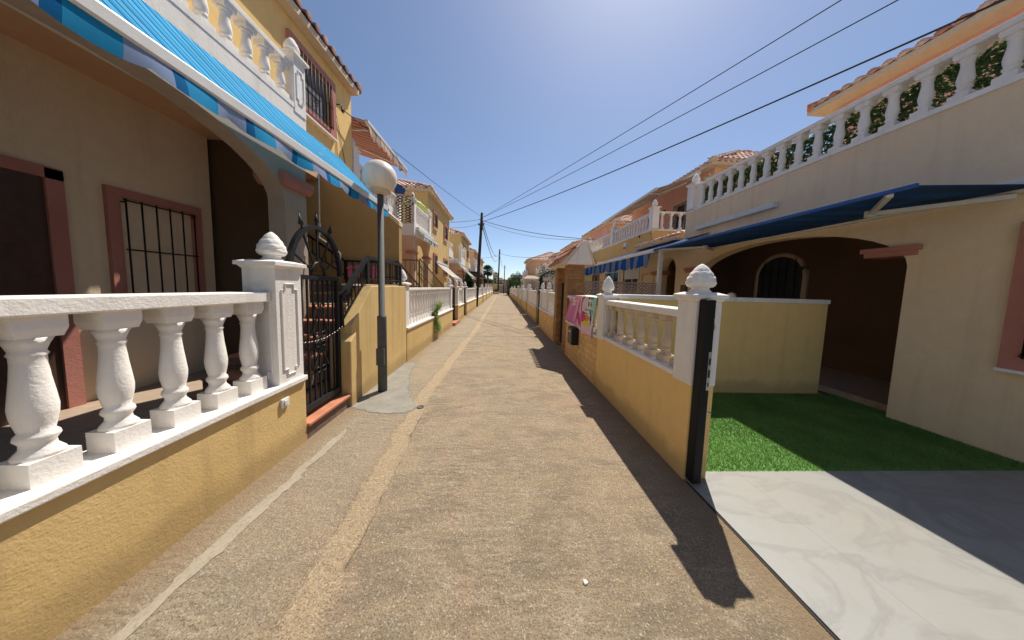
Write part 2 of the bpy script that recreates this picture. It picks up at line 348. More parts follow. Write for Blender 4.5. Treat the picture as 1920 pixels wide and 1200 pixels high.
# ------------------------------------------------------------------ shared shapes
BAL = {}
def baluster_mesh(h, w=.062, seg=14):
    key = (round(h, 3), w, seg)
    if key in BAL: return BAL[key]
    mb = MB(); hb = h*.15; ht = h*.13
    mb.box(-w, w, -w, w, 0, hb)
    p = [(.95, 0), (.9, .03), (.64, .08), (.62, .12), (.80, .16), (.76, .19), (.62, .215), (.70, .27), (.80, .35), (.83, .42), (.75, .54), (.66, .66), (.60, .78), (.60, .84), (.68, .86), (.60, .885), (.72, .94), (.92, 1)]
    mb.lathe([(q*w, hb+z*(h-hb-ht)) for q, z in p], (0, 0, 0), seg)
    mb.frust(0, 0, w*.86, w*.86, h-ht, w, w, h-ht*.6); mb.box(-w, w, -w, w, h-ht*.6, h)
    me = bpy.data.meshes.new('baluster'); me.from_pydata(mb.v, [], mb.f); me.materials.append(M_['white'])
    me.polygons.foreach_set('use_smooth', mb.sm); me.update(); BAL[key] = me; return me
def add_baluster(parent, loc, h, w=.062, seg=14):
    o = bpy.data.objects.new('baluster', baluster_mesh(h, w, seg)); COL.objects.link(o); o.parent = parent; O = parent['_o']
    o.location = (loc[0]-O[0], loc[1]-O[1], loc[2]-O[2]); return o
FIN = {}
def finial_mesh(h, rr, hi):
    key = (h, rr, hi)
    if key in FIN: return FIN[key]
    mb = MB(); seg, nz = (64, 40) if hi else (16, 12)
    prof = [(.76, 0), (.78, .02), (.70, .07), (.60, .11), (.58, .15), (.66, .18), (.80, .19)]
    top = []
    for i in range(nz+1):
        t = i/nz; z = .19+t*.81
        q = float(np.interp(t, [0, .07, .16, .25, .4, .6, .8, .92, 1], [.80, .95, 1, .99, .91, .73, .47, .28, .06]))
        top.append((max(q, .02), z))
    P = [(q*rr, z*h) for q, z in prof+top]
    def fn(a, z, i):
        t = z/h
        if t < .24: return 1
        rows = (t-.24)/.76*4.3; rr_ = int(rows); fr = rows-rr_; ph = a*8/2+(.5 if rr_ % 2 else 0)*math.pi
        petal = abs(math.sin(ph)); edge = fr-(petal*.55+.25)
        return 1+.05*fr*(1 if edge < 0 else 0)-(.02 if edge > 0 else 0)
    mb.lathe(P, (0, 0, 0), seg, 0, fn if hi else None)
    me = bpy.data.meshes.new('finial'); me.from_pydata(mb.v, [], mb.f); me.materials.append(M_['white'])
    me.polygons.foreach_set('use_smooth', mb.sm); me.update(); FIN[key] = me; return me
def pillar(parent, cx, cy, a, b, z0, z1, fh=.24, fr=.085, hi=False, panel=None, mat='white', cap=.035, pcut=None):
    """square pillar (half sizes a, b) with moulded cap and finial; z1 is the top of the cap"""
    mb = MB(); mb.box(cx-a, cx+a, cy-b, cy+b, z0, z1-.075)
    mb.frust(cx, cy, a+.002, b+.002, z1-.075, a+cap*.6, b+cap*.6, z1-.05)
    mb.box(cx-a-cap, cx+a+cap, cy-b-cap, cy+b+cap, z1-.05, z1-.018); mb.frust(cx, cy, a+cap-.003, b+cap-.003, z1-.018, a*.75, b*.75, z1)
    if panel:   # raised octagonal moulding on the faces named
        h0, h1 = z0+.13, z1-.2; w = (a if 'y' in panel else b)*.62
        ring = [(-w, h0+.05), (-w*.55, h0+.05), (-w*.55, h0), (w*.55, h0), (w*.55, h0+.05), (w, h0+.05), (w, h1-.05), (w*.55, h1-.05), (w*.55, h1), (-w*.55, h1), (-w*.55, h1-.05), (-w, h1-.05)]
        for fc in panel:
            if fc in 'xX':
                X = cx+(a+.002)*(1 if fc == 'X' else -1); pts = [(X, cy+p, q) for p, q in ring]
            else:
                Y = cy+(b+.002)*(1 if fc == 'Y' else -1); pts = [(cx+p, Y, q) for p, q in ring]
            mb.tube(pts, .009, 6, 0, False, True)
    p = mb.build('pillar', mat, parent, .006 if hi else 0)
    if fh:
        o = bpy.data.objects.new('finial', finial_mesh(fh, fr, hi)); COL.objects.link(o); o.parent = p; O = p['_o']; o.location = (cx-O[0], cy-O[1], z1-.004-O[2])
    return p
def balustrade(parent, p0, p1, z0, z1, sp=.2, w=.062, rail=.09, seg=14, rh=.055, coping=0.0):
    """rail and balusters between two points; z0 foot, z1 top of rail"""
    x0, y0 = p0; x1, y1 = p1; L = math.hypot(x1-x0, y1-y0); n = max(2, round(L/sp)); along = abs(y1-y0) > abs(x1-x0)
    mb = MB()
    if along: mb.box(x0-rail, x0+rail, y0, y1, z1-rh, z1)
    else: mb.box(x0, x1, y0-rail, y0+rail, z1-rh, z1)
    mb.build('rail', 'white', parent, .008 if seg > 10 else 0)
    if coping:
        mb = MB()
        if along: mb.box(x0-rail*1.15, x0+rail*1.15, y0, y1, z0-coping, z0)
        else: mb.box(x0, x1, y0-rail*1.15, y0+rail*1.15, z0-coping, z0)
        mb.build('coping', 'white', parent)
    for i in range(n):
        t = (i+.5)/n; add_baluster(parent, (x0+(x1-x0)*t, y0+(y1-y0)*t, z0-.001), z1-rh-z0+.002, w, seg)
def wall_holes(mb, X, th, y0, y1, z0, z1, holes, m=0):
    """wall parallel to the street from X to X+th with rectangular holes (ya,yb,za,zb)"""
    ys = sorted({y0, y1, *[h[0] for h in holes], *[h[1] for h in holes]}); zs = sorted({z0, z1, *[h[2] for h in holes], *[h[3] for h in holes]})
    ys = [v for v in ys if y0 <= v <= y1]; zs = [v for v in zs if z0 <= v <= z1]
    for i in range(len(ys)-1):
        run = None
        for j in range(len(zs)-1):
            cy, cz = (ys[i]+ys[i+1])/2, (zs[j]+zs[j+1])/2
            if any(h[0] < cy < h[1] and h[2] < cz < h[3] for h in holes):
                if run is not None: mb.box(X, X+th, ys[i], ys[i+1], run, zs[j], m); run = None
            elif run is None: run = zs[j]
        if run is not None: mb.box(X, X+th, ys[i], ys[i+1], run, z1, m)
def arch_wall(mb, axis, a0, a1, c, th, z0, z1, s0, s1, spring, top, m=0, n=20):
    """wall on axis 'y' (parallel to the street, at x=c) or 'x' (facing the camera, at y=c) from a0 to a1 with an arch s0..s1"""
    def bx(p, q, za, zb):
        if q-p < 1e-4: return
        if axis == 'y': mb.box(c, c+th, p, q, za, zb, m)
        else: mb.box(p, q, c, c+th, za, zb, m)
    bx(a0, s0, z0, z1); bx(s1, a1, z0, z1)
    mid, hw = (s0+s1)/2, (s1-s0)/2
    pts = [(mid-hw*math.cos(math.pi*i/n), spring+(top-spring)*math.sin(math.pi*i/n)) for i in range(n+1)]
    for i in range(n):
        (p, zp), (q, zq) = pts[i], pts[i+1]
        poly = [(p, zp), (q, zq), (q, z1), (p, z1)]
        mb.prism(poly, 'x' if axis == 'y' else 'y', c, c+th, m)
def window(parent, X, out, y0, y1, z0, z1, trim='pinktrim', tw=.10, grille=False, sill=True, shut=.5, proud=.05, nb=7, scroll=False, shmat='shutter'):
    """window in a wall parallel to the street; X wall face, out = +1/-1 outward direction"""
    mb = MB(); a, b = X+out*proud, X-out*.01
    mb.box(a, b, y0-tw, y0, z0-tw, z1+tw); mb.box(a, b, y1, y1+tw, z0-tw, z1+tw); mb.box(a, b, y0, y1, z1, z1+tw); mb.box(a, b, y0, y1, z0-tw, z0)
    fr = mb.build('window', trim, parent)
    mb = MB(); g = X-out*.10
    mb.box(g, g-out*.02, y0, y1, z0, z1); mb.build('pane', 'glass', fr)
    mb = MB(); g2 = X-out*.06; t = .035
    for ya, yb in ((y0, y0+t), (y1-t, y1), ((y0+y1)/2-t/2, (y0+y1)/2+t/2)): mb.box(g2, g2-out*.035, ya, yb, z0, z1)
    for za, zb in ((z0, z0+t), (z1-t, z1)): mb.box(g2-out*.003, g2-out*.032, y0+t, y1-t, za, zb)
    mb.build('frame', 'alu', fr)
    if shut > 0:
        mb = MB(); mb.box(g2+out*.002, g2+out*.022, y0+.01, y1-.01, z1-(z1-z0)*shut, z1-.005); mb.build('shutter' if shmat == 'shutter' else 'curtain', shmat, fr)
    if sill:
        mb = MB(); mb.box(a+out*.03, X-out*.05, y0-tw, y1+tw, z0-tw-.03, z0-tw+.0); mb.build('sill', 'white', fr)
    if grille:
        mb = MB(); gx = X+out*(proud+.03); rr = .0075
        for i in range(nb):
            y = y0+.02+(y1-y0-.04)*i/(nb-1); mb.tube([(gx, y, z0+.01), (gx, y, z1-.01)], rr, 6)
        for z in (z0+.03, (z0+z1)/2, z1-.03): mb.tube([(gx, y0, z), (gx, y1, z)], rr*1.1, 6)
        for y in (y0+.01, y1-.01):
            for z in (z0+.05, z1-.05): mb.tube([(X+out*proud*.5, y, z), (gx, y, z)], rr, 6)
        if scroll:
            yc = y0+(y1-y0)*.42
            for zc in ((z0+z1)/2+.18, (z0+z1)/2-.2, z1-.15, z0+.17):
                for sg in (-1, 1):
                    mb.tube([(gx, yc+sg*.045*(1-k/14)*math.cos(k*.55)-sg*.045, zc+.045*(1-k/14)*math.sin(k*.55)) for k in range(12)], .005, 5)
        mb.build('grille', 'ironmatt', fr)
    return fr
def railing(parent, name, a, b, h, sp=.12, t=.012, mid=False, posts=True, rail=.022):
    a = Vector(a); b = Vector(b); mb = MB(); H = Vector((0, 0, h)); lo = Vector((0, 0, .08))
    mb.bar(a+H, b+H, rail*2); mb.bar(a+lo, b+lo, t*1.6)
    if mid: mb.bar(a+H*.5, b+H*.5, t*1.4)
    n = max(2, int((b-a).length/sp))
    for i in range(n+1):
        p = a.lerp(b, i/n); w = rail*1.6 if (i in (0, n) and posts) else t
        mb.bar(p+(Vector((0, 0, 0)) if i in (0, n) else lo), p+H, w)
    return mb.build(name, 'iron', parent)

def tile_plane(mb, P, e, L, s, Sl, n, in0, in1, run, mat=0, w=.21, ln=.36, rad=.085, rows=None):
    """barrel tiles on a slope. P eave corner, e along eave, s up slope, n normal. in0/in1: 1 if that end is hipped"""
    P, e, s, n = Vector(P), Vector(e).normalized(), Vector(s).normalized(), Vector(n).normalized()
    cols = int(L/w); w2 = L/cols; seg = 6
    for i in range(cols):
        uc = (i+.5)*w2; j = 0
        while True:
            t0 = j*ln
            if t0 > Sl or (rows and j >= rows): break
            hin = run*(t0/Sl)
            if (in0 and uc < hin) or (in1 and L-uc < hin): break
            jit = random.uniform(-.008, .008)
            t1 = min(t0+ln*1.12, Sl); vs = []
            for (tt, rr, lift) in ((t0-.02+jit, rad, .028), (t1, rad*.82, .0)):
                for k in range(seg+1):
                    a = math.pi*k/seg; vs.append(P+e*(uc+rr*math.cos(a))+s*tt+n*(rr*math.sin(a)*.95+lift))
            fs = [(k, k+1, k+seg+2, k+seg+1) for k in range(seg)]
            if j == 0:
                vs.append(P+e*uc+s*(t0-.02+jit)+n*.01); c = len(vs)-1; fs += [(k+1, k, c) for k in range(seg)]
            mb.faces(vs, fs, mat, True); j += 1
def hip_roof(parent, x0, x1, y0, y1, z, pitch=.36, tile='tile', over=.38, street=1, soff='cream', hipY=(1, 1), sides=('S', 'C'), overY=None, insf=1.0):
    """hip roof over a block; street = +1 if the street is on the +x side, -1 on the -x side"""
    oy = over if overY is None else overY; X0, X1, Y0, Y1 = x0-over, x1+over, y0-oy, y1+oy; W = X1-X0; hw = W/2; rise = hw*pitch; ins0, ins1 = (hw*insf if hipY[0] else 0), (hw if hipY[1] else 0)
    if ins0+ins1 > (Y1-Y0): k = (Y1-Y0)/(ins0+ins1)*.98; ins0 *= k; ins1 *= k
    xm = (X0+X1)/2; th = .11
    v = [(X0, Y0, z), (X1, Y0, z), (X1, Y1, z), (X0, Y1, z), (X0, Y0, z+th), (X1, Y0, z+th), (X1, Y1, z+th), (X0, Y1, z+th), (xm, Y0+ins0, z+th+rise), (xm, Y1-ins1, z+th+rise)]
    mb = MB(); mb.faces(v, [(0, 3, 2, 1), (0, 1, 5, 4), (1, 2, 6, 5), (2, 3, 7, 6), (3, 0, 4, 7)], 0)
    mb.faces(v, [(5, 6, 9, 8), (4, 5, 8), (7, 4, 8, 9), (6, 7, 9)], 1)
    rf = mb.build('roof', [soff, tile], parent)
    mb = MB(); sl = math.hypot(hw, rise); cs, sn = hw/sl, rise/sl
    lim = 30
    if 'S' in sides:
        if street > 0: tile_plane(mb, (X1, Y0, z+th), (0, 1, 0), Y1-Y0, (-cs, 0, sn), sl, (sn, 0, cs), hipY[0], hipY[1], ins0 or hw)
        else: tile_plane(mb, (X0, Y0, z+th), (0, 1, 0), Y1-Y0, (cs, 0, sn), sl, (-sn, 0, cs), hipY[0], hipY[1], ins0 or hw)
    if 'C' in sides and hipY[0]:
        s2 = math.hypot(ins0, rise); tile_plane(mb, (X0, Y0, z+th), (1, 0, 0), W, (0, ins0/s2, rise/s2), s2, (0, -rise/s2, ins0/s2), 1, 1, hw)
    if 'F' in sides and hipY[1]:
        s2 = math.hypot(ins1, rise); tile_plane(mb, (X0, Y1, z+th), (1, 0, 0), W, (0, -ins1/s2, rise/s2), s2, (0, rise/s2, ins1/s2), 1, 1, hw)
    # hip caps
    top = (xm, Y0+ins0, z+th+rise+.05)
    xs = X1 if street > 0 else X0
    for (a, b) in (((xs, Y0, z+th+.05), top), ((X0 if street > 0 else X1, Y0, z+th+.05), top), ((xs, Y1, z+th+.05), (xm, Y1-ins1, z+th+rise+.05)), (top, (xm, Y1-ins1, z+th+rise+.05))):
        a, b = Vector(a), Vector(b); n = max(1, int((b-a).length/.34))
        if (b-a).length < .3: continue
        for i in range(n): mb.tube([a.lerp(b, i/n), a.lerp(b, (i+1.1)/n)], [.115, .09], 8)
    mb.build('tiles', tile, rf); return rf

def awning(name, label, cat, group, y0, y1, xw, zw, xf, zf, mat, val=.22, scallop=.0, sc_n=0, cassette=True, arms=(.2, .8), sag=.03, valmat=None, valwave=.02, armdrop=.12, trim=False, barmat='alu', barh=1.0):
    t = thing(name, label, cat, (xw, y0, zw), group)
    out = 1 if xf > xw else -1; mb = MB(); nu, nv = max(12, int((y1-y0)*8)), 10
    vs = []
    for i in range(nu+1):
        for j in range(nv+1):
            v = j/nv; y = y0+(y1-y0)*i/nu; vs.append((xw+(xf-xw)*v, y, zw+(zf-zw)*v-sag*math.sin(math.pi*v)*(1+.15*math.sin(i*.9))))
    fs = [(i*(nv+1)+j, (i+1)*(nv+1)+j, (i+1)*(nv+1)+j+1, i*(nv+1)+j+1) for i in range(nu) for j in range(nv)]
    mb.faces(vs, fs, 0, True); mb.build('fabric', mat, t)
    mb = MB(); mb.box(xf-.035*barh, xf+.045*barh, y0-.02, y1+.02, zf-.055*barh, zf+.03*barh); mb.build('front_bar', barmat, t, .012*barh)
    if val:
        mb = MB(); L = y1-y0; n = int(L/.025); xv = xf+out*.03
        vs = []
        for i in range(n+1):
            y = y0+L*i/n; ph = (y-y0)/L*sc_n if sc_n else 0
            d = val-(scallop*(1-abs(math.sin(math.pi*ph))**.6) if sc_n else 0)
            wv = valwave*math.sin(y*9+1.3*math.sin(y*3.1))
            vs += [(xv, y, zf-.05), (xv+wv*.5+out*.01, y, zf-.05-d*.5), (xv+wv+out*.01, y, zf-.05-d)]
        fs = [(i*3+j, (i+1)*3+j, (i+1)*3+j+1, i*3+j+1) for i in range(n) for j in range(2)]
        mb.faces(vs, fs, 0, True); mb.build('valance', valmat or mat, t)
        if trim:
            mb = MB(); mb.tube([vs[i*3+2] for i in range(n+1)], .008, 5); mb.build('valance_trim', 'fabwhite', t)
    if cassette:
        mb = MB(); mb.box(xw-.07, xw+.07, y0-.05, y1+.05, zw-.03, zw+.10); mb.build('cassette', 'alu', t, .02)
    for a in arms:
        ya = y0+(y1-y0)*a; yb = ya+(.55 if a < .5 else -.55)
        e0 = Vector((xw+out*.05, ya, zw-armdrop)); e2 = Vector((xf-out*.03, ya, zf-.03)); e1 = e0.lerp(e2, .5)+Vector((0, yb-ya, -.02))
        mb = MB(); mb.bar(e0, e1, .045); mb.bar(e1, e2, .04); mb.box(e1.x-.035, e1.x+.035, e1.y-.03, e1.y+.03, e1.z-.035, e1.z+.035); mb.build('arm', 'alu', t)
    return t
def leaves(mb, pts, size, m=0):
    for p in pts:
        d = Vector((random.gauss(0, 1), random.gauss(0, 1), random.gauss(0, .7))).normalized(); e = d.cross(Vector((random.random(), random.random(), random.random()+.1))).normalized()
        s = size*random.uniform(.6, 1.3); p = Vector(p)
        mb.faces([p-d*s, p+e*s*.45, p+d*s, p-e*s*.45], [(0, 1, 2, 3)], m)

# ================================================================== SETTING
g = MB(); g.quad([(-900, -60, -.03), (900, -60, -.03), (900, 1500, -.03), (-900, 1500, -.03)]); struct('ground', g, 'dirt')
g = MB()
for i in range(0, 33): g.quad([(-2.15, -4+i*2, 0), (1.60, -4+i*2, 0), (1.60, -2+i*2, 0), (-2.15, -2+i*2, 0)])
struct('road', g, 'road')
g = MB(); g.box(1.56, 5.3, -4, 2.03, -.02, .012); struct('threshold_paving', g, 'marble')
g = MB(); g.box(1.545, 1.562, -4, 1.93, -.02, .004); struct('paving_joint', g, 'dark')
g = MB(); g.box(1.72, 5.3, 2.03, 3.72, -.02, .012)
tf = struct('artificial_turf', g, 'turfbase', 'stuff')
# blades of the turf
rng = np.random.default_rng(3); n = 70000
px = rng.uniform(1.73, 5.0, n); py = rng.uniform(2.032, 3.715, n); an = rng.uniform(0, math.pi*2, n); hh = rng.uniform(.010, .024, n); ln = rng.normal(0, .007, (n, 2))
wd = .0032; V = np.zeros((n, 3, 3)); V[:, 0] = np.stack([px-np.cos(an)*wd, py-np.sin(an)*wd, np.full(n, .012)], 1); V[:, 1] = np.stack([px+np.cos(an)*wd, py+np.sin(an)*wd, np.full(n, .012)], 1)
V[:, 2] = np.stack([px+ln[:, 0], py+ln[:, 1], .012+hh], 1)
me = bpy.data.meshes.new('turf_blades'); me.vertices.add(n*3); me.vertices.foreach_set('co', V.reshape(-1)); me.loops.add(n*3); me.loops.foreach_set('vertex_index', np.arange(n*3, dtype=np.int32))
me.polygons.add(n); me.polygons.foreach_set('loop_start', np.arange(n, dtype=np.int32)*3); me.materials.append(M_['turf']); me.update(calc_edges=True); me.validate()
o = bpy.data.objects.new('turf_blades', me); COL.objects.link(o); o.parent = tf
# cement patch around the lamp foot, pale strip by the left wall, joint
def rough_patch(name, pts, z, mat, sub=6, amp=.018):
    P = []
    for i in range(len(pts)):
        a, b = Vector((*pts[i], 0)), Vector((*pts[(i+1) % len(pts)], 0)); d = b-a; nn = Vector((-d.y, d.x, 0)).normalized() if d.length else Vector((0, 0, 0))
        for k in range(sub): P.append(a+d*k/sub+nn*random.uniform(-amp, amp))
    mb = MB(); mb.quad([(p.x, p.y, z) for p in P]); return struct(name, mb, mat)
rough_patch('cement_patch_edge', [(-1.885, 3.172), (-1.678, 3.112), (-1.498, 3.042), (-1.308, 3.012), (-1.148, 3.032), (-1.058, 3.102), (-1.048, 3.202), (-1.148, 3.362), (-1.278, 3.6), (-1.378, 3.87), (-1.478, 4.2), (-1.578, 4.5), (-1.618, 4.9), (-1.678, 5.12), (-1.885, 5.05)], .002, 'jointgrey', 6, .012)
rough_patch('cement_patch', [(-1.885, 3.19), (-1.70, 3.13), (-1.52, 3.06), (-1.33, 3.03), (-1.17, 3.05), (-1.08, 3.12), (-1.07, 3.22), (-1.17, 3.38), (-1.30, 3.6), (-1.40, 3.87), (-1.50, 4.2), (-1.60, 4.5), (-1.64, 4.9), (-1.70, 5.12), (-1.885, 5.05)], .004, 'cement')
rough_patch('cement_strip', [(-1.66, .7), (-1.575, .8), (-1.585, 1.2), (-1.56, 1.45), (-1.57, 1.8), (-1.555, 1.95), (-1.585, 2.1), (-1.565, 2.35), (-1.57, 2.5), (-1.595, 2.66), (-1.615, 2.72), (-1.625, 2.6), (-1.65, 2.5), (-1.64, 2.3), (-1.66, 2.1), (-1.635, 1.95), (-1.65, 1.8), (-1.665, 1.4), (-1.64, 1.2), (-1.65, 1.0)], .004, 'palestrip', 7, .010)
for i, yy in enumerate((7.95, 15.2, 23, 31, 39)):
    g = MB(); g.quad([(-1.9, yy-.07, .003), (1.55, yy+.14, .003), (1.55, yy+.20, .003), (-1.9, yy-.005, .003)]); struct('pavement_joint', g, 'jointgrey')
g = MB()
for k in range(24):   # faint shadowed rim: a thin cement bead round the patch
    pass
t = MB(); t.lathe([(.0, 0), (.045, 0), (.045, .006), (.032, .008), (.030, .003), (0, .003)][1:], (-1.0, 3.2, .002), 20); tag(t.build('drain_cap', 'pole', None, 0, (-1.0, 3.2, 0)), 'small round grey drain cap set in the lane by the cement patch', 'drain cap')
t = MB(); t.lathe([(.008, 0), (.014, .003), (.012, .007), (.005, .010)], (.48, 1.225, 0), 9, 0, lambda a, z, i: 1+.25*math.sin(3*a+i)); tag(t.build('pebble', 'plastic', None, 0, (.48, 1.225, 0)), 'tiny white pebble lying alone on the lane in front', 'pebble')

# hills and far town
g = MB(); pr = [(-600, 0)]
for i in range(61): x = -600+i*20; pr.append((x, 9+5*math.sin(i*.5)+3*math.sin(i*1.7)+(4 if -60 < x < 60 else 0)))
pr.append((600, 0)); g.prism(pr, 'y', 520, 620); struct('hills', g, 'dirt')
for i, (x, ww, h, yy) in enumerate(((-40, 9, 20, 420), (-27, 12, 15, 400), (-10, 9, 24, 410), (-2, 14, 14, 380), (14, 10, 17, 395), (-58, 14, 14, 405), (33, 12, 13, 400))):
    tb = thing('apartment_tower', ['slim grey tower far off beyond the palm tree', 'low wide pale block on the far skyline right of the palm', 'tallest grey tower on the far skyline behind the utility poles', 'broad low far block just behind the third utility pole', 'grey far tower above the street end hedge', 'far block peeping out left of the palm crown', 'far low block above the right hand wall end'][i], 'tower', (x, yy, 0), 'apartment towers on the far skyline')
    mb = MB(); mb.box(x-ww/2, x+ww/2, yy, yy+12, 0, h); mb.box(x-ww/5, x+ww/5, yy+3, yy+8, h, h+2); mb.build('body', 'cream', tb)
    for k in range(int(h/4)):
        mb = MB(); mb.box(x-ww*.42, x+ww*.42, yy-.3, yy-.01, 2.5+k*4, 4+k*4); mb.build('window_band', 'glass', tb)

# ================================================================== LEFT STREET WALLS
XL, CL = -1.88, -2.0
def wall_base(name, label, side, y0, y1, zc, mat='yellow', coping=True, cat='garden wall', group='garden walls along the lane', hi=False, th=.22):
    xf = XL if side < 0 else XR; xb = xf-th if side < 0 else xf+th
    t = thing(name, label, cat, ((xf+xb)/2, y0, 0), group); mb = MB(); mb.box(xf, xb, y0, y1, -.02, zc-.05)
    mb.build('wall_base', mat, t, .012 if hi else 0)
    if coping:
        mb = MB(); mb.box(min(xf, xb)-.025, max(xf, xb)+.025, y0, y1, zc-.05, zc); mb.build('coping', 'white', t, .01 if hi else 0)
    return t
XR, CR = 1.54, 1.65
# near wall at the left edge with its pillar
t = wall_base('garden_wall', 'yellow wall with white balustrade and doorbell, nearest on the left, beside the arched gate', -1, -2.5, 2.5, .66, hi=True)
pillar(t, -2.012, 2.345, .132, .135, .60, 1.73, .25, .10, True, 'Xy')
balustrade(t, (-2.0, -2.5), (-2.0, 2.205), .66, 1.46, .235, .068, .09, 18, .08)
db = MB(); db.box(XL, XL+.018, 2.205, 2.285, .455, .535); b_ = db.build('doorbell', 'plastic', t, .006); db = MB(); db.box(XL+.019, XL+.027, 2.225, 2.262, .475, .52); db.build('button', 'plastic', b_, .004)
# doorstep
s = thing('doorstep', 'terracotta tiled step with dark stone riser under the arched iron gate', 'step', (-2.0, 2.5, 0))
mb = MB(); mb.box(-2.35, XL-.005, 2.5, 3.2, -.02, .125); mb.build('riser', 'riser', s)
mb = MB(); mb.box(-2.35, XL+.02, 2.5, 3.2, .125, .165); mb.build('tread', 'terracotta', s, .012)
# iron gate with sunburst arch
GX = -1.985
gt = thing('iron_gate', 'black wrought iron gate with sunburst arched top and spikes', 'gate', (GX, 2.85, .17))
mb = MB(); zb, zt, ya, yb = .22, 1.60, 2.54, 3.165
mb.bar((GX, ya, zb-.03), (GX, ya, zt), .04); mb.bar((GX, yb, zb-.03), (GX, yb, zt), .04); mb.bar((GX, ya, zb+.03), (GX, yb, zb+.03), .06); mb.bar((GX, ya, zt), (GX, yb, zt), .045)
mb.build('frame', 'iron', gt)
for i in range(1, 8):
    y = ya+(yb-ya)*i/8; mb = MB(); mb.bar((GX, y, zb), (GX, y, zt), .016); mb.build('bar', 'iron', gt)
mb = MB()
def ring(yc, zc, rr, w=.006): mb.tube([(GX+.012, yc+rr*math.cos(k*math.pi/7), zc+rr*math.sin(k*math.pi/7)) for k in range(14)], w, 5, 0, True, True)
for zc in (1.30, .98, .88, .60):
    for sg in (-1, 1): ring(2.853+sg*.045, zc, .03, .008)
for z1_, z2_ in ((1.26, 1.02), (.84, .62)):
    for sg in (-1, 1): mb.bar((GX+.012, 2.853+sg*.01, z1_), (GX+.012, 2.853+sg*.12, z2_), .012)
mb.build('scrollwork', 'iron', gt)
mb = MB(); yc, rx, rz = 2.86, .375, .50
arc = [(GX, yc-rx*math.cos(math.pi*k/28), zt+.03+rz*math.sin(math.pi*k/28)) for k in range(29)]
for (p, q) in zip(arc[:-1], arc[1:]): mb.bar(p, q, .042)
for (p, q) in zip(arc[:-1], arc[1:]): pass
mb.build('arch', 'iron', gt)
mb = MB(); mb.tube([(GX, yc-.10*math.cos(math.pi*k/12), zt+.02+.14*math.sin(math.pi*k/12)) for k in range(13)], .016, 6)
for a in (25, 58, 90, 122, 155):
    c, s_ = math.cos(R(a)), math.sin(R(a)); mb.bar((GX, yc-.10*c, zt+.02+.14*s_), (GX, yc-rx*c, zt+.03+rz*s_), .016)
mb.build('spokes', 'iron', gt)
for a in (58, 90, 122):
    c, s_ = math.cos(R(a)), math.sin(R(a)); p = Vector((GX, yc-rx*c, zt+.04+rz*s_)); d = Vector((0, -c*.4, 1)).normalized(); mb = MB()
    mb.tube([p, p+d*.05, p+d*.055, p+d*.085, p+d*.16], [.008, .008, .022, .018, .001], 6)
    for sg in (-1, 1): mb.tube([p+d*.05, p+d*.06+Vector((0, sg*.03, 0)), p+d*.09+Vector((0, sg*.035, 0))], [.006, .006, .001], 5)
    mb.build('spike', 'iron', gt)
mb = MB()
for k in range(16):
    y = 2.50+k*.045; zz = .96-.05*math.sin(math.pi*k/15)+k*.0035; mb.tube([(GX+.035+(.01 if k % 2 else 0), y, zz), (GX+.035, y+.03, zz+.002)], .006, 5)
tag(mb.build('chain', 'steel', None, 0, (GX+.03, 2.5, .96)), 'thin metal chain looped across the arched iron gate', 'chain')
# stair wall with pilaster
t = thing('stair_wall', 'yellow rendered wall that slopes up beside the stairs, behind the street lamp', 'wall', (-1.98, 3.2, 0))
mb = MB(); mb.prism([(3.30, -.02), (5.14, -.02), (5.14, 1.52), (3.80, 1.52), (3.30, 1.02)], 'x', -2.1, XL-.004); mb.build('panel', 'yellow', t, .01)
mb = MB(); mb.prism([(3.20, -.02), (3.33, -.02), (3.33, .93), (3.20, .83)], 'x', -2.13, XL+.028); mb.build('pilaster', 'yellow', t, .01)
mb = MB(); mb.box(-2.13, -2.0, 3.5, 5.15, 1.522, 1.545); mb.build('capping', 'white', t)
t = thing('stair_rail', 'black iron handrail climbing beside the stairs above the sloping yellow wall', 'railing', (-1.99, 3.25, 1.0))
railing(t, 'sloping_rail', (-1.98, 3.24, 1.0), (-1.98, 3.86, 1.56), .37, .10, rail=.026); railing(t, 'landing_rail', (-1.98, 3.87, 1.545), (-1.98, 5.10, 1.545), .39, .12, mid=False, rail=.024)
railing(t, 'descending_rail', (-2.05, 5.15, 1.50), (-2.05, 7.3, .75), .5, .16, rail=.014)
# stairs
st = thing('staircase', 'terracotta stair treads over dark speckled risers behind the iron gate', 'stairs', (-2.6, 2.5, 0))
for k in range(6):
    y = 2.45+.26*k; z = .36+.17*k; mb = MB(); mb.box(-3.1, -2.16, y+.02, 4.1, z-.17+(.0 if k else -.2), z-.03); q = mb.build('riser', 'riser', st)
    mb = MB(); mb.box(-3.1, -2.155, y, y+.30, z-.03, z); mb.build('tread', 'terracotta', q, .008)
mb = MB(); mb.box(-6.6, -2.15, 4.1, 5.2, -.02, 1.22); mb.build('landing', 'tilefloor', st)
for k in range(4):
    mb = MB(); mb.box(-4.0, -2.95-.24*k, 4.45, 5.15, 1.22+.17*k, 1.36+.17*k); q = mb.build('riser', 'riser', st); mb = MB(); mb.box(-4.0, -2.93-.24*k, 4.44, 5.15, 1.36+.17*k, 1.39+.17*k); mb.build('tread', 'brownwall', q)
t = thing('landing_rail', 'black iron railing rising across the landing in front of the brown shaded wall', 'railing', (-3, 5.12, 1.2))
railing(t, 'level_rail', (-2.06, 5.12, 1.40), (-3.02, 5.12, 1.40), .58, .11, mid=True, rail=.018); railing(t, 'climbing_rail', (-3.04, 5.12, 1.62), (-4.0, 5.12, 2.28), .36, .13, mid=False, rail=.018)
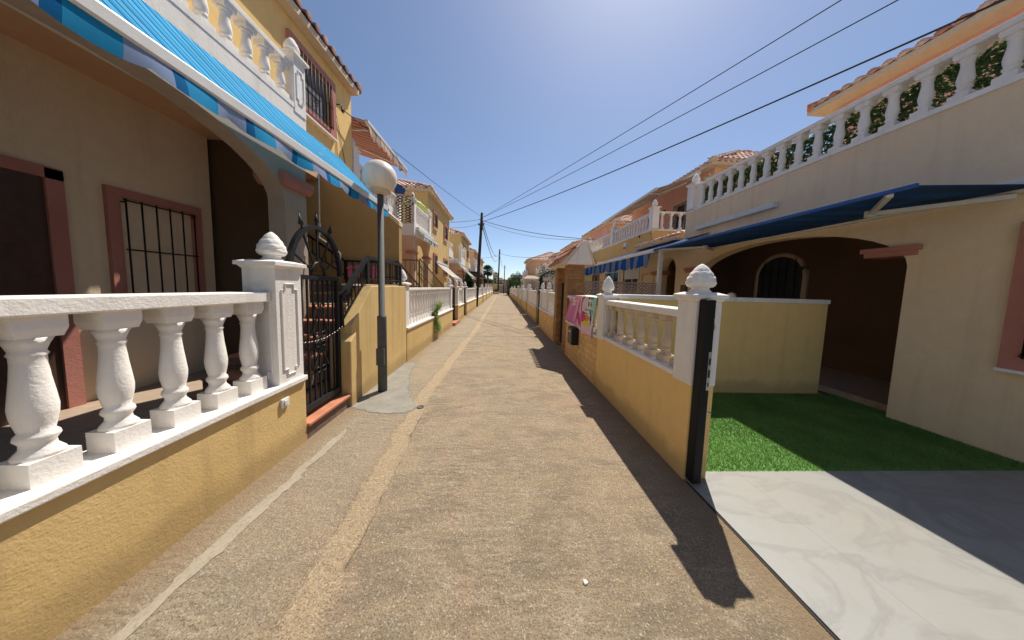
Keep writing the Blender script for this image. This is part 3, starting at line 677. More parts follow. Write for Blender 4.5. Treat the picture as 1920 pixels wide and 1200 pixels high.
for i, (x, c) in enumerate(((-2.90, 'pair of bright pink sandals hung on the landing railing'), (-2.58, 'second pair of pink sandals on the railing, nearer the lamp post'))):
    sh = thing('sandals', c, 'sandals', (x, 5.06, 1.7), 'sandals hung on the landing railing')
    for k in range(2):
        q = x+k*.135; pts = [(q-.04, 1.67), (q-.05, 1.74), (q-.038, 1.81), (q-.045, 1.88), (q, 1.905), (q+.045, 1.88), (q+.036, 1.81), (q+.05, 1.74), (q+.04, 1.67), (q, 1.655)]
        mb = MB(); mb.prism(pts, 'y', 5.035, 5.06); so_ = mb.build('sandal', 'pink', sh, .006)
        mb = MB(); mb.tube([(q-.048, 5.035, 1.82), (q-.02, 4.99, 1.84), (q+.02, 4.99, 1.84), (q+.048, 5.035, 1.82)], .016, 6); mb.build('strap', 'pink', so_)
# white balustrade wall beyond the lamp
def street_run(side, y0, y1, zc, zr, label, pil=(1, 1), sp=.19, hi=False, mat='yellow', seg=10, w=.055, name='garden_wall', pz=None, nobal=False, pa=.10):
    c = CL if side < 0 else CR; t = wall_base(name, label, side, y0, y1, zc, mat, hi=hi)
    a = y0+(2*pa if pil[0] else 0); b = y1-(2*pa if pil[1] else 0)
    if not nobal: balustrade(t, (c, a), (c, b), zc, zr, sp, w, .075, seg, .055)
    else:
        mb = MB(); mb.box(c-.05, c+.05, a, b, zc, zr-.06); mb.build('panel', 'white', t); mb = MB(); mb.box(c-.075, c+.075, a, b, zr-.06, zr); mb.build('rail', 'white', t)
    if pil[0]: pillar(t, c, y0+pa, pa, pa, zc-.02, pz or zr+.10, .26, .085, hi)
    if pil[1]: pillar(t, c, y1-pa, pa, pa, zc-.02, pz or zr+.10, .26, .085, hi)
    return t
street_run(-1, 5.16, 9.95, .70, 1.49, 'yellow wall with long white balustrade and weed, just beyond the street lamp', (1, 1), .20, True, seg=12, pz=1.6)
segs = [(11.25, 12.9, .72, 1.45, 'short yellow wall with two pine cone finials between two dark gates on the left'), (13.9, 19.2, .72, 1.46, 'left yellow wall with white balustrade just before the first utility pole'),
        (20.6, 25.4, .72, 1.46, 'left wall with white balustrade right behind the first utility pole'), (26.4, 31.5, .72, 1.46, 'left balustraded wall second beyond the first utility pole'),
        (32.5, 38.5, .72, 1.46, 'left balustraded wall third beyond the first utility pole'), (39.5, 46.5, .72, 1.46, 'left balustraded wall fourth beyond the first utility pole'), (47.5, 57, .72, 1.46, 'farthest balustraded wall on the left at the end of the lane')]
for a, b, zc, zr, lb in segs: street_run(-1, a, b, zc, zr, lb, (1, 1), .21, seg=8)
def plain_gate(side, y0, y1, z, label, x=None, arch=False, sheet=False):
    x = x if x is not None else (CL if side < 0 else CR); t = thing('gate', label, 'gate', (x, y0, 0), 'dark iron gates along the lane'); mb = MB()
    for y in (y0+.02, y1-.02): mb.bar((x, y, .04), (x, y, z), .045)
    for zz in (.12, z*.52, z-.04): mb.bar((x, y0, zz), (x, y1, zz), .035)
    mb.build('frame', 'iron', t); n = int((y1-y0)/.09); mb = MB()
    for i in range(1, n): y = y0+(y1-y0)*i/n; mb.bar((x, y, .1), (x, y, z), .014)
    if sheet: mb.box(x-.004, x+.004, y0+.03, y1-.03, .12, z*.5)
    mb.build('bars', 'iron', t); return t
for y0, y1, lb in ((10.0, 10.95, 'dark iron gate beyond the long white balustrade with the weed'), (12.95, 13.85, 'dark gate just past the two close finials on the left'), (19.25, 20.5, 'dark gate beside the foot of the first utility pole'), (25.45, 26.35, 'left dark gate first beyond the first utility pole'), (31.55, 32.45, 'left dark gate second beyond the first utility pole'), (38.55, 39.45, 'left dark gate third beyond the first utility pole'), (46.55, 47.45, 'farthest dark gate on the left')):
    plain_gate(-1, y0, y1, 1.5, lb)
t = thing('gate_step', 'terracotta step with low yellow post in front of the first gate past the balustrade', 'step', (-1.9, 10.2, 0)); mb = MB(); mb.box(-2.3, -1.78, 10.0, 11.2, -.02, .12); mb.build('tread', 'terracotta', t); mb = MB(); mb.box(-2.1, -1.84, 10.96, 11.2, .12, .75); mb.build('post', 'yellow', t)
# weed hanging over the coping
random.seed(5); t = thing('weed', 'green feathery weed growing over the coping of the white balustrade', 'weed', (-1.86, 7.5, .7))
mb = MB(); stems = MB()
for k in range(30):
    y0 = 7.3+random.uniform(-.12, .12); top = random.random() < .45; pts = []; yy, zz, xx = y0, .70, -1.9
    for i in range(7): pts.append((xx, yy, zz)); yy += random.uniform(-.02, .05)+(.04 if k % 2 else -.0); xx += random.uniform(.0, .025); zz += (.055 if top else (-.095 if i else .03))
    stems.tube(pts, [.005*(1-i/9) for i in range(7)], 4)
    for p in pts[1:]: leaves(mb, [(p[0]+random.gauss(0, .03), p[1]+random.gauss(0, .045), p[2]+random.gauss(0, .035)) for _ in range(16)], .022)
mb.build('foliage', 'leafpale', t); stems.build('stem', 'leafpale', t)
# ================================================================== STREET LAMP
LX, LY = -1.70, 3.70
def lamp(x, y, label, sc=1.0, z3=3.0):
    t = thing('street_lamp', label, 'street lamp', (x, y, 0)); k = sc
    mb = MB(); mb.lathe([(.062*k, 0), (.062*k, 1.08*k), (.058*k, 1.10*k), (.042*k, 1.105*k), (.040*k, z3-.22*k)], (x, y, 0), 20); p = mb.build('post', 'pole', t)
    mb = MB(); mb.box(x-.055*k, x+.055*k, y-.072*k, y-.04*k, .40*k, .64*k); mb.build('access_door', 'pole', p, .004)
    mb = MB(); mb.lathe([(.045*k, 0), (.12*k, .035*k), (.125*k, .05*k), (.125*k, .075*k), (.09*k, .09*k)], (x, y, z3-.235*k), 24); mb.build('collar', 'cream', t)
    mb = MB(); rr = .212*k; mb.lathe([(max(.03, rr*math.sin(a)), -rr*math.cos(a)) for a in [R(28+i*152/22) for i in range(23)]], (x, y, z3), 40); mb.build('globe', 'globe', t)
    return t
lamp(LX, LY, 'grey post street lamp with white globe in front of the yellow stair wall', 1, 3.01)
lamp(-1.88, 55, 'far white globe street lamp beside the palm tree at the lane end', 1.35, 4.7)

# ================================================================== LEFT HOUSES
# nearest left house
H = thing('terraced_house', 'nearest left house with yellow upper wall, black grilled window and projecting white balcony', 'house', (-3.5, 2, 0), 'houses along the left of the lane')
mb = MB(); wall_holes(mb, -3.5, -.25, -4, 6.25, 3.75, 5.78, [(4.62, 5.50, 4.58, 5.40), (1.2, 2.4, 3.76, 5.3)]); mb.build('upper_wall', 'yellow_smooth', H)
mb = MB(); mb.box(-9, -3.78, -4, 6.24, 3.75, 5.78); mb.build('upper_block', 'yellow', H)
window(H, -3.5, 1, 4.62, 5.50, 4.58, 5.40, 'pinktrim', .13, True, True, .99, .05, 10, True, 'curtain')
mb = MB(); mb.box(-3.62, -3.56, 1.2, 2.4, 3.76, 5.3); dd = mb.build('door', 'glass', H)
mb = MB(); [mb.box(-3.57, -3.50, a, b, 3.76, 5.3) for a, b in ((1.2, 1.27), (1.77, 1.83), (2.33, 2.4))]; mb.build('frame', 'brownfr', dd)
hip_roof(H, -9, -3.5, -4, 6.25, 5.78, .36, 'tileshade', .17, 1, 'cream', (0, 0), ('S',), .03)
mb = MB(); mb.box(-8.5, -3.51, -4, 5.19, 3.5, 3.75); mb.build('floor_slab', 'peach', H)
mb = MB(); mb.box(-9, -4.1, -4, 3.85, 0, 3.5); mb.build('lower_wall', 'sand', H)
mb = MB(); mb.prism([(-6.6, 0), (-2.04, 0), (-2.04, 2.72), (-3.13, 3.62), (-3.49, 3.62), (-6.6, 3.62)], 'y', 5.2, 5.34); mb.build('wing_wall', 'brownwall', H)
mb = MB(); mb.prism([(-2.03, 2.70), (-2.03, 2.78), (-3.13, 3.69), (-3.13, 3.625)], 'y', 5.19, 5.36); mb.box(-3.49, -3.13, 5.19, 5.36, 3.622, 3.69); mb.build('wing_coping', 'sand', H)
mb = MB(); mb.box(-6.9, -4.3, 5.36, 12.2, 0, 3.5); mb.box(-6.9, -6.6, 3.85, 5.36, 0, 3.5); mb.build('ground_floor_wall', 'peach', H)
mb = MB(); mb.box(-6.59, -3.37, 3.9, 4.0, .3, 3.49); mb.build('porch_shade_panel', 'porchshade', H)  # added dark panel standing in for the deep shade inside the porch
# balcony over porch
b = thing_b = MB(); b.box(-3.5, -2.72, -4, 3.78, 3.42, 3.78); bc = b.build('balcony', 'white', H)
balustrade(bc, (-2.80, -4), (-2.80, 3.59), 3.84, 4.32, .21, .062, .075, 14, .06, .06)
pillar(bc, -2.80, 3.68, .09, .095, 3.74, 4.48, .22, .085, True, 'X')
mb = MB(); arch_wall(mb, 'y', -4, 3.78, -2.95, .2, 0.2, 3.42, .55, 3.42, 2.55, 3.15); pc = mb.build('porch_arch', 'greyrender', H)
mb = MB(); mb.box(-3.05, -2.68, 3.34, 3.84, 2.82, 2.90); mb.frust(-2.865, 3.59, .155, .22, 2.74, .185, .25, 2.82); mb.build('capital', 'pinktrim', pc)
mb = MB(); mb.box(-3.05, -2.68, .12, .62, 2.82, 2.90); mb.build('capital', 'pinktrim', pc)
mb = MB(); mb.box(-4.1, -2.15, -4, 4.09, -.02, .3); mb.build('patio_floor', 'tilefloor', H)
mb = MB(); mb.box(-4.11, -4.07, 1.6, 2.5, .3, 2.4); dd = mb.build('door', 'brownfr', H); mb = MB(); mb.box(-4.07, -4.04, 2.38, 2.44, 1.2, 1.35); mb.build('handle', 'steel', dd)
mb = MB()
for ya, yb in ((1.66, 2.0), (2.08, 2.36)):
    for za, zb in ((.45, 1.0), (1.12, 1.7), (1.8, 2.3)): mb.box(-4.07, -4.055, ya, yb, za, zb); mb.box(-4.055, -4.045, ya+.05, yb-.05, za+.05, zb-.05)
mb.build('door_panels', 'brownfr', dd)
mb = MB(); mb.box(-4.12, -4.05, 1.50, 1.6, .3, 2.5); mb.box(-4.12, -4.05, 2.5, 2.6, .3, 2.5); mb.box(-4.12, -4.05, 1.5, 2.6, 2.41, 2.51); mb.build('door_frame', 'pinktrim', dd)
window(H, -4.1, 1, 2.95, 3.6, 1.3, 2.4, 'pinktrim', .09, True, True, .3, .04, 6)
# flush balcony beyond the corner
b = MB(); b.box(-3.7, -3.5, 6.28, 9.12, 3.50, 3.93); b.box(-6.6, -3.7, 6.28, 9.12, 3.76, 3.80); bc = b.build('balcony', 'white', H)
balustrade(bc, (-3.58, 6.55), (-3.58, 9.0), 3.93, 4.45, .17, .055, .07, 12, .055)
pillar(bc, -3.60, 6.42, .11, .11, 3.80, 4.72, .25, .085, False); pillar(bc, -3.60, 9.05, .09, .09, 3.93, 4.55, 0, .08)
mb = MB(); mb.box(-9, -5.6, 6.25, 12.0, 3.75, 5.6); mb.build('terrace_wall', 'peach', H)
# eye hook and cable fixing beside the window
mb = MB(); mb.tube([(-3.5, 5.72, 5.22), (-3.42, 5.72, 5.22), (-3.40, 5.74, 5.17)], .012, 6); mb.lathe([(.01, -.05), (.022, -.03), (.022, .02), (.01, .04)], (-3.40, 5.76, 5.14), 8); mb.build('cable_fixing', 'iron', H)
for y in (5.66, 5.70): 
    pass
mb = MB(); mb.tube([(-3.49, 5.69, 5.2), (-3.485, 5.68, 4.6), (-3.488, 5.70, 3.8)], .006, 5); mb.tube([(-3.488, 5.70, 5.0), (-3.488, 5.95, 4.2), (-3.488, 6.1, 3.8)], .005, 5); mb.build('wall_cable', 'cable', H)
# awnings of the nearest house
aw = awning('awning', 'sky blue awning with white front bar and valance above the arched gate', 'awning', 'awnings over the left houses', -2.5, 4.36, -2.62, 3.53, -1.93, 2.79, 'fabblue', .12, .045, 17, False, (.62, .93), .01, 'fabval', .02, .10)
mb = MB(); mb.lathe([(.02, -.03), (.035, -.02), (.035, .02), (.02, .03)], (-1.93, 4.42, 2.78), 10); mb.build('end_knob', 'navyfab', aw)
t = MB(); t.tube([(-2.62, 3.86, 3.35), (-2.64, 3.87, 2.4)], .009, 6); t.tube([(-2.64, 3.87, 2.4), (-2.64, 3.87, 2.28)], .016, 6); t.tube([(-2.64, 3.87, 2.28), (-2.66, 3.88, 2.2), (-2.55, 4.0, 2.1), (-2.5, 4.1, 2.0), (-2.5, 4.1, 1.9)], .009, 6)
tag(t.build('awning_crank', 'alu', None, 0, (-2.62, 3.86, 2.0)), 'thin crank rod hanging under the sky blue awning', 'crank')
awning('awning', 'brown and cream striped awning with scalloped valance over the terrace on the left', 'awning', 'awnings over the left houses', 6.32, 8.75, -5.55, 5.95, -3.2, 5.28, 'fabbrown', .24, .09, 11, True, (.12, .88), .02, 'fabbeige', .03, .08)
t = MB(); t.prism([(-3.66, 4.62), (-3.5, 4.50), (-3.36, 4.56), (-3.30, 4.74), (-3.44, 4.86), (-3.66, 4.97)], 'y', 8.97, 9.0); t.prism([(-3.6, 4.66), (-3.42, 4.46), (-3.36, 4.8)], 'y', 9.02, 9.05); tag(t.build('blue_cloth', 'navyfab', None, 0, (-3.5, 9, 4.6)), 'blue cloth hanging at the far end of the white balcony behind the lamp globe', 'cloth')

def left_house(Yo, label, awn=None, detail=True, first=False, wc=('yellow', 'peach')):
    y = lambda v: v+Yo
    H = thing('terraced_house', label, 'house', (-3.5, y(12), 0), 'houses along the left of the lane')
    up = [(y(13.25), y(13.85), 4.55, 5.2), (y(15.6), y(16.35), 4.4, 5.1)]; lo = [(y(13.3), y(13.85), 2.2, 3.1), (y(15.6), y(16.4), 2.2, 3.1)]
    mb = MB(); wall_holes(mb, -3.5, -.25, y(10.8), y(17.1), 0, 3.57, lo); wall_holes(mb, -3.5, -.25, y(12.3), y(17.1), 3.57, 5.82, up); mb.build('street_wall', wc[0], H)
    mb = MB(); mb.box(-9, -3.78, y(12.305), y(17.09), 0, 5.82); mb.box(-9, -3.505, y(12.3)-.05, y(12.3), 3.6, 5.82); mb.build('block', wc[0], H)
    mb = MB(); mb.box(-9, -4.2, y(9.21), y(12.25), 0, 3.2); mb.build('ground_floor_wall', wc[1], H)
    for a in up: window(H, -3.5, 1, *a, 'pinktrim', .11, detail, True, .7, .05, 6)
    for a in lo: window(H, -3.5, 1, *a, 'pinktrim', .11, True, True, 0, .05, 6)
    hip_roof(H, -9, -3.5, y(12.3), y(17.1), 5.82, .44, 'tilepale', .2, 1, 'cream', (1, 1), ('S', 'C'))
    # projecting balcony on an arched porch
    b = MB(); b.box(-9, -2.95, y(8.8), y(10.8), 3.2, 3.57); b.box(-9, -3.5, y(10.8), y(12.25), 3.2, 3.57); bc = b.build('balcony', 'white', H)
    balustrade(bc, (-3.03, y(8.98)), (-3.03, y(10.65)), 3.57, 4.27, .17, .05, .06, 8, .05)
    for yy in (y(8.89), y(10.7)): pillar(bc, -3.04, yy, .09, .09, 3.57, 4.42, .22, .075)
    mb = MB(); arch_wall(mb, 'y', y(8.8), y(10.8), -3.17, .2, 0, 3.2, y(9.05), y(10.5), 2.55, 3.12); mb.box(-4.2, -3.17, y(8.8), y(8.95), 1.3, 3.2); pc = mb.build('porch_arch', wc[1], H)
    
    for ya, yb in ((8.72, 9.1), (10.45, 10.88)): mb = MB(); mb.box(-3.22, -2.92, y(ya), y(yb), 2.6, 2.69); mb.build('capital', 'pinktrim', pc)
    mb = MB(); mb.box(-4.2, -2.7, y(8.6), y(10.8), 0, 1.40); mb.build('landing', 'tilefloor', H)
    # steps down beside the lane
    mb = MB()
    for k in range(8): mb.box(-3.45, -2.72, y(10.8)+.28*k, y(10.8)+.28*(k+1), 0, 1.25-.155*k)
    mb.build('stairs', 'ochre', H)
    railing(H, 'landing_rail', (-3.47, y(8.66), 1.42), (-2.76, y(8.66), 1.42), .95, .13, rail=.014)
    railing(H, 'stair_rail', (-2.74, y(8.7), 1.45), (-2.74, y(13.0), .35), .98, .16, rail=.014, mid=True)
    railing(H, 'inner_rail', (-3.42, y(10.9), 1.4), (-3.42, y(13.0), .4), .95, .2, rail=.012)
    # flush balcony after the block
    b = MB(); b.box(-3.7, -3.5, y(17.1), y(18.55), 3.5, 3.93); b.box(-9, -3.7, y(17.1), y(18.6), 3.5, 3.6); b.box(-9, -3.9, y(17.1), y(18.6), 0, 3.5); q = b.build('terrace', 'white', H)
    balustrade(q, (-3.58, y(17.3)), (-3.58, y(18.5)), 3.93, 4.45, .19, .05, .06, 8, .05)
    return H
left_house(0, 'second left house, yellow with a green parasol and lattice panel on its balcony')
left_house(9.9, 'third house on the left, hip roof seen left of the first utility pole', wc=('yellow', 'peach'))
left_house(19.8, 'fourth house on the left, just left of the first utility pole', detail=False, wc=('peach', 'cream'))
left_house(29.7, 'fifth and last house on the left, partly behind the first utility pole', detail=False)
# roof-end clutter on second house: lattice, parasol, awning
t = thing('lattice_screen', 'dark ornamental lattice screen on the near end of the second house balcony', 'screen', (-3.2, 8.78, 3.6)); mb = MB(); mb.box(-3.55, -2.97, 8.77, 8.80, 4.18, 4.24); [mb.box(x, x+.05, 8.77, 8.80, 3.58, 4.5) for x in (-3.55, -3.30, -3.02)]; mb.box(-3.55, -2.97, 8.77, 8.80, 4.46, 4.51); mb.build('frame', 'cream', t)
mb = MB()
for x0 in (-3.5, -3.25):
    for z in [3.6+.09*i for i in range(10)]:
        mb.bar((x0, 8.785, z), (x0+.2, 8.785, z+.09), .022); mb.bar((x0+.2, 8.785, z), (x0, 8.785, z+.09), .022)
mb.build('lattice', 'iron', t)
t = thing('parasol', 'lime green parasol tilted above the second house balcony', 'parasol', (-3.55, 10.2, 3.57)); mb = MB(); mb.tube([(-3.46, 10.6, 3.57), (-3.42, 10.6, 4.86)], .018, 8); mb.build('pole', 'alu', t)
mb = MB(); C0 = Vector((-3.42, 10.6, 4.86)); tl = Matrix.Rotation(R(-14), 3, 'X') @ Matrix.Rotation(R(14), 3, 'Y'); rim = [C0+tl @ Vector((.46*math.cos(k*math.pi/4), .46*math.sin(k*math.pi/4), -.20)) for k in range(8)]; mid = [C0+tl @ Vector((.26*math.cos(k*math.pi/4), .26*math.sin(k*math.pi/4), -.07)) for k in range(8)]
for k in range(8): mb.quad([C0, mid[k], mid[(k+1) % 8]]); mb.quad([mid[k], rim[k], rim[(k+1) % 8], mid[(k+1) % 8]])
mb.build('canopy', 'limeumb', t)
awning('awning', 'small green and white striped awning rolled above the arch of the second house', 'awning', 'awnings over the left houses', 9.0, 10.85, -2.92, 3.42, -2.72, 3.25, 'fabgreen', .13, .03, 12, True, (), .0)
awning('awning', 'white awning dropped low over the third left house porch', 'awning', 'awnings over the left houses', 13.6, 16.2, -3.45, 2.75, -2.55, 2.0, 'fabwhite', .12, .03, 10, True, (.2, .8))
awning('awning', 'long white awning before the dark carport on the left', 'awning', 'awnings over the left houses', 17.6, 20.4, -3.0, 3.1, -2.1, 2.25, 'fabwhite', .12, .03, 10, True, (.2, .8))
t = thing('carport', 'black flat carport roof behind the first utility pole', 'carport', (-3.2, 24, 0)); mb = MB(); mb.prism([(24, 2.75), (33, 2.75), (33, 2.95), (24, 2.95)], 'x', -4.0, -2.1); mb.build('canopy', 'dark', t)
for yy in (24.2, 28.5, 32.8): mb = MB(); mb.bar((-2.2, yy, 0), (-2.2, yy, 2.75), .08); mb.build('post', 'iron', t)

# ================================================================== RIGHT STREET WALLS
t = thing('garden_wall', 'smooth yellow wall with white balustrade and large finial beside the open gate, nearest on the right', 'garden wall', (1.64, 2, 0), 'garden walls along the lane')
mb = MB(); mb.box(1.54, 1.735, 1.95, 4.0, -.02, .815); mb.build('wall_base', 'yellow_smooth', t, .012)
mb = MB(); mb.box(1.525, 1.76, 2.16, 3.76, .815, .865); mb.build('coping', 'white', t, .01)
mb = MB(); mb.box(1.535, 1.745, 2.165, 3.74, 1.335, 1.405); mb.build('rail', 'white', t, .012)
for y in (2.235, 2.44, 2.66, 2.91, 3.17, 3.42, 3.66): o = add_baluster(t, (1.64, y, .864), .473, .058, 28); o.material_slots[0].link = 'OBJECT'; o.material_slots[0].material = M_['stonecream']
pillar(t, 1.635, 2.055, .105, .108, .80, 1.555, .235, .103, True, None, 'white', .028)
pillar(t, 1.625, 3.87, .10, .115, .80, 1.50, .27, .088, True, 'y', 'white', .03)
# sliding gate leaf
t = thing('gate_leaf', 'black metal gate leaf seen edge on with steel lock plate, against the nearest right pillar', 'gate', (1.585, 1.9, .03)); mb = MB(); mb.box(1.548, 1.622, 1.865, 1.944, .03, 1.50); mb.build('stile', 'ironmatt', t, .008)
mb = MB(); mb.box(1.592, 1.616, 1.861, 1.865, .80, 1.10); lp = mb.build('lock_plate', 'steel', t)
mb = MB(); mb.box(1.597, 1.611, 1.8585, 1.861, 1.0, 1.05); mb.box(1.597, 1.611, 1.8585, 1.861, .90, .96); mb.box(1.600, 1.608, 1.8585, 1.861, .83, .86); mb.build('latch_slot', 'dark', lp)
mb = MB(); mb.tube([(1.61, 1.88, .62), (1.655, 1.87, .615)], .008, 8); mb.build('bolt', 'steel', t)
mb = MB(); mb.lathe([(.004, -.003), (.006, 0), (.004, .003)], (1.612, 1.862, 1.35), 8); mb.lathe([(.004, -.003), (.006, 0), (.004, .003)], (1.612, 1.862, .12), 8); mb.box(1.619, 1.632, 1.87, 1.90, 1.27, 1.31); mb.build('screw', 'steel', t)
# wall between the properties
t = thing('boundary_wall', 'yellow wall with white coping behind the artificial turf', 'wall', (3.4, 3.8, 0)); mb = MB(); mb.box(1.735, 5.0, 3.72, 3.92, -.02, 1.43); mb.build('panel', 'yellow_smooth', t); mb = MB(); mb.box(1.725, 5.0, 3.69, 3.95, 1.43, 1.495); mb.build('coping', 'white', t, .008)
# stone clad wall with balustrade, towels and mailbox
t = wall_base('garden_wall', 'stone clad wall under the hanging towels beside the tiled gate porch', 1, 4.0, 5.97, .83, 'stoneclad', True, hi=True, th=.2)
mb = MB(); mb.box(1.532, 1.54, 4.0, 5.97, 0, .2)
balustrade(t, (1.64, 4.0), (1.64, 5.97), .83, 1.41, .24, .06, .095, 14, .06)
t = thing('mailbox', 'black and brown metal mailbox hung on the stone clad wall below the pink towel', 'mailbox', (1.47, 5.05, .45)); mb = MB(); mb.prism([(1.40, .45), (1.54, .45), (1.54, .81), (1.40, .78)], 'y', 4.93, 5.24); mb.build('body', 'iron', t, .006)
mb = MB(); mb.box(1.392, 1.40, 4.95, 5.22, .47, .77); d_ = mb.build('door', 'brownfr', t); mb = MB(); mb.box(1.387, 1.392, 5.0, 5.17, .70, .72); mb.lathe([(.008, 0), (.008, .01)], (1.39, 5.085, .60), 8); mb.build('slot', 'steel', d_)
# towels
def cmat(name, c):
    t = NT(name); cc = t.mix(t.ramp(t.noise(6, 4), [(.4, 0), (.8, .3)]), c, tuple(x*.85 for x in c)); t.fin(cc, .95, t.bump(t.noise(300, 2), .5, .003), .05); return t.m
TW = [cmat('towel_pink', (.74, .26, .46)), cmat('towel_rose', (.62, .10, .22)), cmat('towel_white', (.74, .70, .66)), cmat('towel_mint', (.42, .68, .58)), cmat('towel_black', (.03, .03, .035)), cmat('towel_orange', (.78, .26, .07)), cmat('towel_yellow', (.80, .62, .08)), cmat('towel_blue', (.20, .58, .66)), cmat('towel_palepink', (.80, .46, .60)), cmat('towel_lilac', (.60, .24, .48))]
def towel(label, ytop0, ytop1, ybot0, ybot1, zb0, zb1, fn, off=0, nf=3, amp=.03):
    nu, nv = 90, 90; vs = []; ztop = 1.428+off*.5
    for i in range(nu+1):
        U = i/nu
        for j in range(nv+1):
            V = j/nv*1.25-.25   # negative: behind the rail
            yt = ytop0+(ytop1-ytop0)*U; yb = ybot0+(ybot1-ybot0)*U; zb = zb0+(zb1-zb0)*U
            if V < 0:
                v = -V; x = 1.655+min(v*1.2, .09)+(.0); z = ztop+off-max(0, v-.075)*1.6; y = yt
            else:
                over = min(V/.06, 1); x = 1.655-.125*over-off; v = max(0, V-.06)/.94; z = ztop-(ztop-zb)*v**1.02; y = yt+(yb-yt)*v
                x -= amp*v**.6*math.sin(U*math.pi*2*nf+.6+1.2*v)+amp*.9*v
                z += .012*math.sin(U*9)*v
            vs.append((x, y, z))
    mb = MB(); b0 = len(mb.v); mb.v += vs
    for i in range(nu):
        for j in range(nv):
            V = (j+.5)/nv*1.25-.25; mb.f.append((i*(nv+1)+j, (i+1)*(nv+1)+j, (i+1)*(nv+1)+j+1, i*(nv+1)+j+1)); mb.m.append(fn((i+.5)/nu, max(V, 0))); mb.sm.append(True)
    o = mb.build('towel', TW, None, 0, (1.55, (ytop0+ytop1)/2, 1.0)); s_ = o.modifiers.new('thickness', 'SOLIDIFY'); s_.thickness = .006; tag(o, label, 'towel', 'beach towels hung over the rail'); return o
def seg(u, v, a, b, w):
    ax, ay = a; bx, by = b; dx, dy = bx-ax, by-ay; L = dx*dx+dy*dy; t = max(0, min(1, ((u-ax)*dx+(v-ay)*dy)/L)) if L else 0
    return math.hypot(u-ax-t*dx, v-ay-t*dy) < w
def t_pink(u, v):   # pink towel, white flourish letters near the top, darker stripes below
    if .10 < v < .42:
        for a, b in (((.45, .14), (.85, .14)), ((.85, .14), (.72, .24)), ((.72, .24), (.42, .26)), ((.42, .26), (.60, .38)), ((.30, .38), (.62, .38)), ((.20, .20), (.44, .32)), ((.62, .18), (.36, .40))):
            if seg(u, v, a, b, .026): return 2
    return 9 if (v > .35 and int(u*11) % 2) or v > .93 else 0
def t_flam(u, v):   # U: 0 near (right in the picture) .. 1 far (left)
    s = 1-u   # 0 left in the picture .. 1 right
    if v > .93: return 8
    # wading bird body, long neck curving up, head high
    def el(cx, cy, rx, ry): return ((s-cx)/rx)**2+((v-cy)/ry)**2 < 1
    if el(.42, .60, .17, .13): return 1
    for a, b in (((.36, .55), (.28, .42)), ((.28, .42), (.27, .28)), ((.27, .28), (.33, .14)), ((.33, .14), (.42, .05))):
        if seg(s, v, a, b, .048): return 1
    if seg(s, v, (.18, .72), (.36, .88), .07) or seg(s, v, (.14, .60), (.22, .86), .04): return 1
    if el(.62, .60, .10, .075): return 5
    if el(.60, .73, .14, .07): return 6
    if seg(s, v, (.75, .45), (.90, .60), .03) or seg(s, v, (.42, .45), (.62, .50), .013) or seg(s, v, (.80, .58), (.84, .70), .05): return 4
    # rows of dark lettering marks
    if .07 < v < .13 and .60 < s < .88 and int(s*26) % 3: return 4
    if .19 < v < .31 and .60 < s < .86 and (int(s*24) % 3 == 0 or (int(v*60) % 5 == 0 and s > .7)): return 4
    if .37 < v < .41 and .52 < s < .95 and int(s*34) % 2: return 4
    if v > .42 and .70 < s < .95 and v < .44+(s-.7)*.5 and v < .56: return 7
    if s > .80 and v < .5: return 3
    if v < .06: return 2
    if s < .24: return 8 if v > .2 else 6 if v < .1 else 8
    if .30 < v < .42 and s < .6: return 2 if int(v*70) % 2 else 8
    if v > .74: return 8 if int((v+s*.2)*60) % 2 else 2
    return 2
towel('pink towel with white flourish letters, hanging farther from the camera', 4.86, 5.55, 5.02, 5.93, .86, .84, t_pink, .0, 3.5, .035)
towel('white and pink towel with a wading bird and dark letter marks', 4.02, 5.02, 4.12, 5.12, .735, .80, t_flam, .012, 2, .025)
# gate porch with tiled gable
t = thing('gate_porch', 'brown brick clad gate porch with white gable and small tiled roof', 'porch', (1.72, 6.6, 0))
for y0, y1 in ((5.98, 6.32), (7.12, 7.42)): mb = MB(); mb.box(1.545, 1.92, y0, y1, -.02, 2.13); mb.build('pillar', 'brickclad', t)
mb = MB(); mb.prism([(1.50, 2.13), (2.08, 2.13), (2.08, 2.18), (1.95, 2.56), (1.93, 2.66), (1.84, 2.66), (1.81, 2.56), (1.50, 2.18)], 'y', 5.90, 7.52); mb.build('gable', 'white', t)
mb = MB(); mb.prism([(1.42, 2.11), (1.50, 2.185), (1.81, 2.565), (1.82, 2.61), (1.79, 2.61), (1.42, 2.17)], 'y', 5.97, 7.6); mb.prism([(2.15, 2.11), (2.08, 2.185), (1.95, 2.565), (1.95, 2.61), (1.97, 2.61), (2.15, 2.17)], 'y', 5.92, 7.6)
rf = mb.build('roof', 'sand', t); mb = MB(); sl = math.hypot(.38, .44)
tile_plane(mb, (1.40, 5.98, 2.16), (0, 1, 0), 1.6, (.38/sl, 0, .44/sl), sl, (-.44/sl, 0, .38/sl), 0, 0, 0, 0, .16, .24, .05); s2 = math.hypot(.2, .44); tile_plane(mb, (2.17, 5.98, 2.16), (0, 1, 0), 1.6, (-.2/s2, 0, .44/s2), s2, (.44/s2, 0, .2/s2), 0, 0, 0, 0, .16, .24, .05)
mb.build('tiles', 'tile', rf)
plain_gate(1, 6.34, 7.1, 1.72, 'black barred gate inside the brick clad porch', 1.70)
